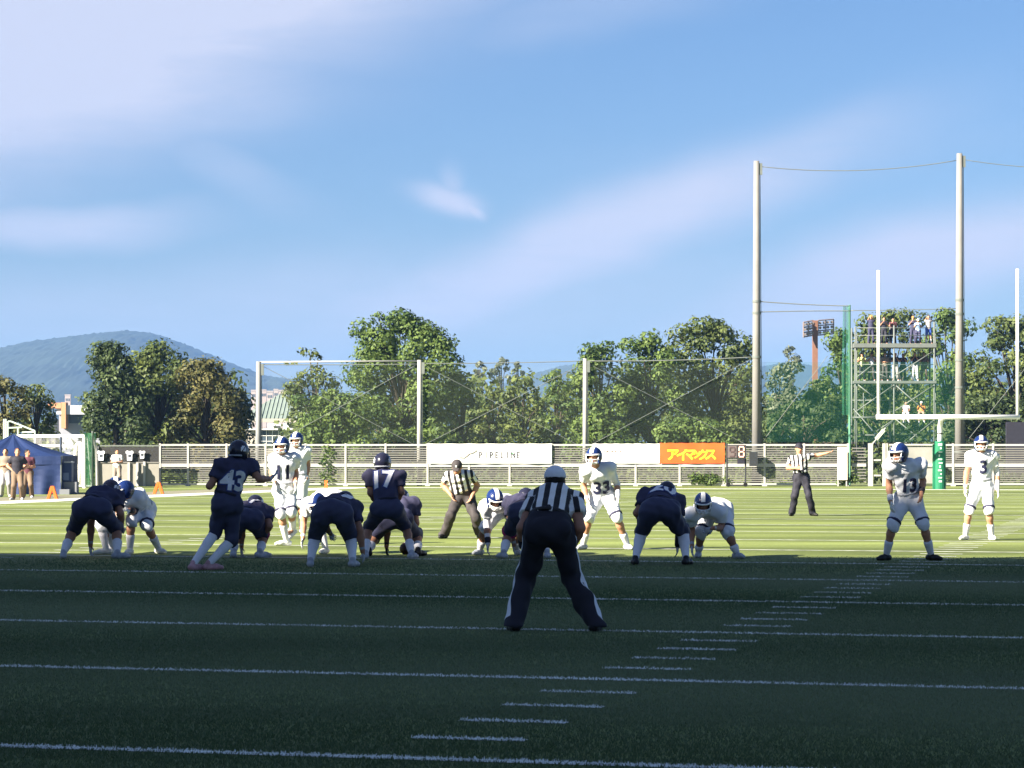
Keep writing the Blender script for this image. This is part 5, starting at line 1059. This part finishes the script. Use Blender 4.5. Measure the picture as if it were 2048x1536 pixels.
person('white team lineman crouching at the right end of the line beside the dark lineman', gd(1117),
    JT('hd 1406 1006 -.34; nk 1414 1018 -.12; sl 1384 1030 -.14; sr 1440 1026 -.04; el 1383 1060 -.15; er 1444 1056 -.14; wl 1384 1092 -.20; wr 1426 1056 -.30; pe 1432 1014 .48; hl 1420 1026 .46; hr 1450 1026 .46; kl 1402 1066 .1; kr 1456 1066 .15; al 1397 1100 .3; ar 1473 1103 0'),
    face=(-.05, -.92, -.35), toes=((-.2, -1), (.5, -.9)), hands=((0, -.1, -1), (-.8, -.2, -.3)), sock=.75, pants_end=1.05, kneeband=('navy', 'navy'), skin='skin_dark', bulk=1.05, fix=dict(shoe='grey_shoe', glove='grey_shoe'), group=LINE)

# ---------------------------------------------------------------- dark team
person('dark team running back wearing number 43 stepping to the right', gd(1140),
    JT('hd 478 903 .10; nk 472 922 .06; sl 443 932 .0; sr 500 933 .12; el 419 972 -.08; er 519 958 .15; wl 432 958 .18; wr 540 958 .30; pe 452 1001 0; hl 441 1010 -.03; hr 465 1010 .05; kl 431 1064 .1; kr 464 1080 .1; al 387 1118 -.15; ar 418 1127 -.05'),
    kit='dark', front=1, face=(.55, 1, -.05), toes=((.5, .7), (.9, .5)), hands=((.3, 1, .1), (.7, .4, .6)), pants_end=1.12, sock=.15, fix=dict(shoe='pink_shoe'), num=('43', .50, .245, -1), gloves=(0, 1), group=LINE)
person('dark team quarterback wearing number 17 crouched under the snapper', gd(1118),
    JT('hd 765 926 .28; nk 768 946 .20; sl 741 955 .16; sr 797 955 .16; el 741 986 .12; er 803 984 .12; wl 762 1016 .40; wr 784 1016 .40; pe 774 1014 0; hl 760 1022 0; hr 790 1022 0; kl 737 1054 .1; kr 812 1054 .1; al 731 1099 .05; ar 823 1101 0'),
    kit='dark', front=1, face=(.05, 1, -.05), toes=((-.3, 1), (.35, .8)), hands=((.3, 1, -.2), (-.3, 1, -.2)), pants_end=.98, sock=.62, num=('17', .72, .25, -1), bulk=1.02, group=LINE)
person('dark team snapper bent over the ball in front of the quarterback', gd(1112),
    JT('hd 802 997 .50; nk 803 1006 .34; sl 776 1010 .28; sr 827 1010 .28; el 775 1052 .25; er 832 1046 .25; wl 773 1092 .28; wr 818 1084 .32; pe 792 1036 -.05; hl 776 1042 -.05; hr 808 1042 -.05; kl 750 1072 .05; kr 834 1070 .05; al 738 1101 -.05; ar 836 1101 0'),
    kit='dark', front=1, face=(.1, 1, -.1), toes=((-.3, 1), (.5, .7)), hands=((0, .2, -1), (-.3, .3, -1)), pants_end=1.0, sock=.68, bulk=1.12, fix=dict(shoe='black_shoe', glove='black_cloth'), group=LINE)
person('dark team lineman at the left end with one hand on the turf between his feet', gd(1117),
    JT('hd 222 979 .52; nk 213 988 .40; sl 192 994 .32; sr 231 996 .36; el 182 1046 .30; er 241 1028 .30; wl 181 1090 .34; wr 243 1056 .40; pe 183 1014 -.05; hl 164 1024 -.05; hr 203 1024 -.05; kl 147 1060 .1; kr 233 1058 .1; al 127 1103 -.05; ar 235 1102 0'),
    kit='dark', front=1, face=(.3, 1, .1), toes=((-.25, 1), (.9, .5)), hands=((0, .1, -1), (.2, .6, -.3)), pants_end=1.06, sock=.60, bulk=1.18, fix=dict(skin='skin_dark'), group=LINE, kneeband=(None, None))
person('dark team lineman with a pink knee band just right of the running back', gd(1115),
    JT('hd 511 1010 .48; nk 513 1019 .36; sl 492 1022 .30; sr 532 1026 .34; el 484 1060 .30; er 539 1052 .25; wl 483 1092 .32; wr 530 1066 .22; pe 492 1036 -.05; hl 477 1044 -.05; hr 508 1044 -.05; kl 470 1074 .05; kr 527 1072 .1; al 467 1103 -.05; ar 520 1102 0'),
    kit='dark', front=1, face=(.05, 1, -.15), toes=((-.2, 1), (.7, .6)), hands=((0, .1, -1), (-.5, .3, -.5)), pants_end=1.0, sock=.62, kneeband=(None, 'pink'), bulk=1.1, num=('7', .82, .22, -1), gloves=(1, 0), group=LINE)
person('dark team lineman in long white socks bent left of the quarterback', gd(1134),
    JT('hd 690 1004 .55; nk 686 1009 .42; sl 650 1012 .34; sr 706 1018 .36; el 646 1046 .32; er 719 1060 .25; wl 660 1066 .4; wr 725 1102 .30; pe 664 1020 -.05; hl 645 1034 -.05; hr 684 1034 -.05; kl 630 1074 .1; kr 702 1074 .1; al 621 1119 -.0; ar 705 1120 0'),
    kit='dark', front=1, face=(.1, 1, -.1), toes=((-.15, 1), (.35, .9)), hands=(None, (.2, .2, -1)), pants_end=1.0, sock=.06, bulk=1.16, num=('9', .75, .26, -1, .08), group=LINE)
person('dark team lineman with a pink knee band half hidden behind the white-capped official', gd(1117),
    JT('hd 1052 996 .55; nk 1044 1004 .42; sl 1022 1008 .34; sr 1072 1008 .34; el 1020 1048 .30; er 1080 1040 .3; wl 1028 1090 .32; wr 1084 1064 .4; pe 1050 1022 -.05; hl 1034 1032 -.05; hr 1068 1032 -.05; kl 1017 1068 .1; kr 1084 1068 .1; al 1007 1103 -.0; ar 1094 1108 0'),
    kit='dark', front=1, face=(.1, 1, -.1), toes=((-.5, .9), (.2, 1)), hands=((0, .1, -1), None), pants_end=1.0, sock=.55, kneeband=('pink', None), bulk=1.12, group=LINE)
person('dark team lineman wearing number 20 in long white socks right of the white-capped official', gd(1130),
    JT('hd 1334 984 .60; nk 1325 992 .42; sl 1292 997 .34; sr 1352 1006 .36; el 1274 1026 .30; er 1360 1048 .30; wl 1290 1046 .40; wr 1355 1090 .34; pe 1319 1016 -.05; hl 1300 1028 -.05; hr 1339 1028 -.05; kl 1283 1064 .1; kr 1366 1064 .1; al 1271 1114 0; ar 1372 1116 0'),
    kit='dark', front=1, face=(.1, 1, .0), toes=((-.15, 1), (.5, .9)), hands=((.2, .8, -.3), (0, .1, -1)), pants_end=1.0, sock=.06, bulk=1.18, armsleeve=(0, 'black_cloth'), fix=dict(shoe='black_shoe'), num=('20', .80, .26, -1), group=LINE)

# ---------------------------------------------------------------- bystanders by the tent and on the scaffold
def stander(label, px, d, py_feet, ph, civ, front=-1, pose='akimbo', face=None, h=.02, group=None, lean=0, z=None, fix=None):
    """standing figure; ph is its height in photo pixels, py_feet the row of its soles"""
    s = ph/1.72; hgt = lambda m_: py_feet-m_*s; X_ = lambda m_: px+m_*s
    J = dict(hd=(X_(lean), hgt(1.60), 0), nk=(X_(lean*.8), hgt(1.44), 0), sl=(X_(-.18+lean*.7), hgt(1.38), 0), sr=(X_(.18+lean*.7), hgt(1.38), 0), pe=(X_(0), hgt(.94), 0), hl=(X_(-.09), hgt(.88), 0), hr=(X_(.09), hgt(.88), 0), kl=(X_(-.12), hgt(.47), 0), kr=(X_(.12), hgt(.47), 0), al=(X_(-.15), hgt(.085), 0), ar=(X_(.15), hgt(.085), 0))
    A = dict(akimbo=((-.34, 1.14), (-.18, 1.0), (.34, 1.14), (.18, 1.0)), down=((-.24, 1.10), (-.26, .86), (.24, 1.10), (.26, .86)), camera=((-.24, 1.18), (-.07, 1.40), (.24, 1.18), (.07, 1.40)), fold=((-.24, 1.12), (-.02, 1.16), (.24, 1.12), (.02, 1.10)), up=((-.22, 1.35), (-.10, 1.58), (.22, 1.35), (.10, 1.58)))[pose]
    dyw = {'akimbo': .0, 'down': -.02, 'camera': -.28, 'fold': -.24, 'up': -.2}[pose]*(-front if front > 0 else 1)
    for k, q, dy in (('el', A[0], 0), ('wl', A[1], dyw), ('er', A[2], 0), ('wr', A[3], dyw)): J[k] = (X_(q[0]), hgt(q[1]), dy)
    r = person(label, d, J, front=front, face=face, civ=civ, gloves=(0, 0), h=h, fix=dict(dict(shoe='grey_shoe'), **(fix or {})), group=group, air=(1, 1) if z else (0, 0), toes=((-.3, front), (.3, front)))
    return r
CV = lambda **k: dict(dict(pants='khaki', shirt='black_cloth', hem=-.08), **k)
M['khaki'] = mat('khaki', (.15, .105, .07), .8, .1, 6); M['maroon'] = mat('maroon_cloth', (.10, .035, .05), .8); M['grey_cloth'] = mat('grey_cloth', (.30, .29, .29), .8); M['blue_cloth'] = mat('blue_cloth', (.04, .10, .45), .8); M['beige_cloth'] = mat('beige_cloth', (.21, .175, .14), .8); M['orange_cloth'] = mat('orange_cloth', (.6, .22, .06), .8); M['brown_cloth'] = mat('brown_cloth', (.12, .085, .075), .8); M['tanhair'] = mat('brown_hair', (.10, .045, .03), .7); M['lime'] = mat('lime_cloth', (.55, .62, .25), .8); M['lightblue'] = mat('light_blue_cloth', (.30, .45, .70), .8)
SL = 'bystanders at the left sideline'
stander('bystander in a dark shirt and khaki trousers with hands on hips by the tent', 35, gd(1000), 1000, 103, CV(hair='tanhair'), h=.02, group=SL, face=(.3, -1, 0))
stander('bystander in a maroon shirt and khaki trousers standing behind the one with hands on hips', 55, gd(996), 996, 96, CV(shirt='maroon'), pose='fold', h=.02, group=SL, face=(.8, -.6, 0))
stander('bystander in grey trousers at the far left edge beside the tent', 11, gd(994), 994, 96, CV(shirt='beige_cloth', pants='grey_cloth'), pose='fold', h=.02, group=SL)
stander('person in white clothes under the grey umbrella behind the left linemen', 234, 112.2, gz(0) and 903+FPX*CAMH/112.2, 75, CV(shirt='white_cloth', pants='beige_cloth'), pose='fold', h=.025, group=SL, face=(.6, -.8, 0))
TG = 'people on the scaffold tower'
def on_tower(label, px, deck, civ, dy=0, ph=55, pose='camera', **k):
    return stander(label, px, TD+dy, deck, ph, civ, pose=pose, h=.03, group=TG, z=True, **k)
on_tower('camera person in dark navy on the top deck by the left upright', 1742, 688, CV(shirt='navy', pants='navy', cap='orange_cloth'), pose='up', ph=58)
on_tower('camera person all in black on the top deck, second from the left', 1768, 688, CV(shirt='black_cloth', pants='black_cloth'), ph=54)
on_tower('camera person in an orange cap on the top deck', 1826, 688, CV(shirt='navy', pants='navy', cap='orange_cloth'), ph=56, dy=.2)
on_tower('camera person in a light blue shirt on the top deck', 1836, 688, CV(shirt='lightblue', pants='navy', cap='white_cloth'), ph=50, dy=-.4)
on_tower('camera person in blue shorts at the right end of the top deck', 1857, 688, CV(shirt='grey_cloth', pants='blue_cloth', shorts=True), ph=58, pose='up')
on_tower('camera person in lime and white at the left end of the middle deck', 1724, 761, CV(shirt='lime', pants='black_cloth'), ph=55)
on_tower('person in a white shirt on the middle deck left of the left upright', 1743, 761, CV(shirt='white_cloth', pants='dark_grey_cloth', cap='maroon'), ph=56, dy=.3)
on_tower('person in a beige shirt on the middle deck right of the left upright', 1770, 761, CV(shirt='beige_cloth', pants='dark_grey_cloth'), ph=56, pose='fold')
on_tower('person in black with an orange cap on the middle deck by the middle post', 1791, 761, CV(shirt='black_cloth', pants='grey_cloth', cap='orange_cloth'), ph=55)
on_tower('camera person in black with white trousers on the middle deck', 1830, 761, CV(shirt='black_cloth', pants='white_cloth'), ph=57)
on_tower('person in brown at the right end of the middle deck', 1848, 761, CV(shirt='brown_cloth', pants='brown_cloth'), ph=57, dy=.4, pose='down')
on_tower('person in a white shirt on the middle deck between the two left people', 1756, 761, CV(shirt='grey_cloth', pants='black_cloth'), ph=54, dy=.6, pose='fold')
on_tower('person in dark clothes on the middle deck right of the middle post', 1806, 761, CV(shirt='navy', pants='black_cloth'), ph=54, dy=.5, pose='camera')
on_tower('camera person in maroon on the top deck by the middle post', 1786, 688, CV(shirt='maroon', pants='black_cloth'), ph=52, dy=.5)
def sitter(label, px, py, civ, **k):
    s = FPX/TD; f_ = lambda x, z, y=0: (px+x*s, py-z*s, y)
    J = dict(hd=f_(0, .72), nk=f_(0, .55), sl=f_(-.18, .50), sr=f_(.18, .50), el=f_(-.24, .28), er=f_(.24, .28), wl=f_(-.10, .16, -.3), wr=f_(.10, .16, -.3), pe=f_(0, .12), hl=f_(-.09, .10), hr=f_(.09, .10), kl=f_(-.14, .08, -.42), kr=f_(.14, .08, -.42), al=f_(-.14, -.34, -.45), ar=f_(.14, -.34, -.45))
    return person(label, TD-.5, J, civ=civ, gloves=(0, 0), h=.03, air=(1, 1), group=TG, fix=dict(shoe='grey_shoe'))
sitter('person in pink and white sitting on the lowest deck', 1812, 829, CV(shirt='white_cloth', pants='white_cloth'))
sitter('person in an orange strapped top sitting on the lowest deck at the right', 1843, 829, CV(shirt='orange_cloth', pants='beige_cloth', cap='white_cloth'))
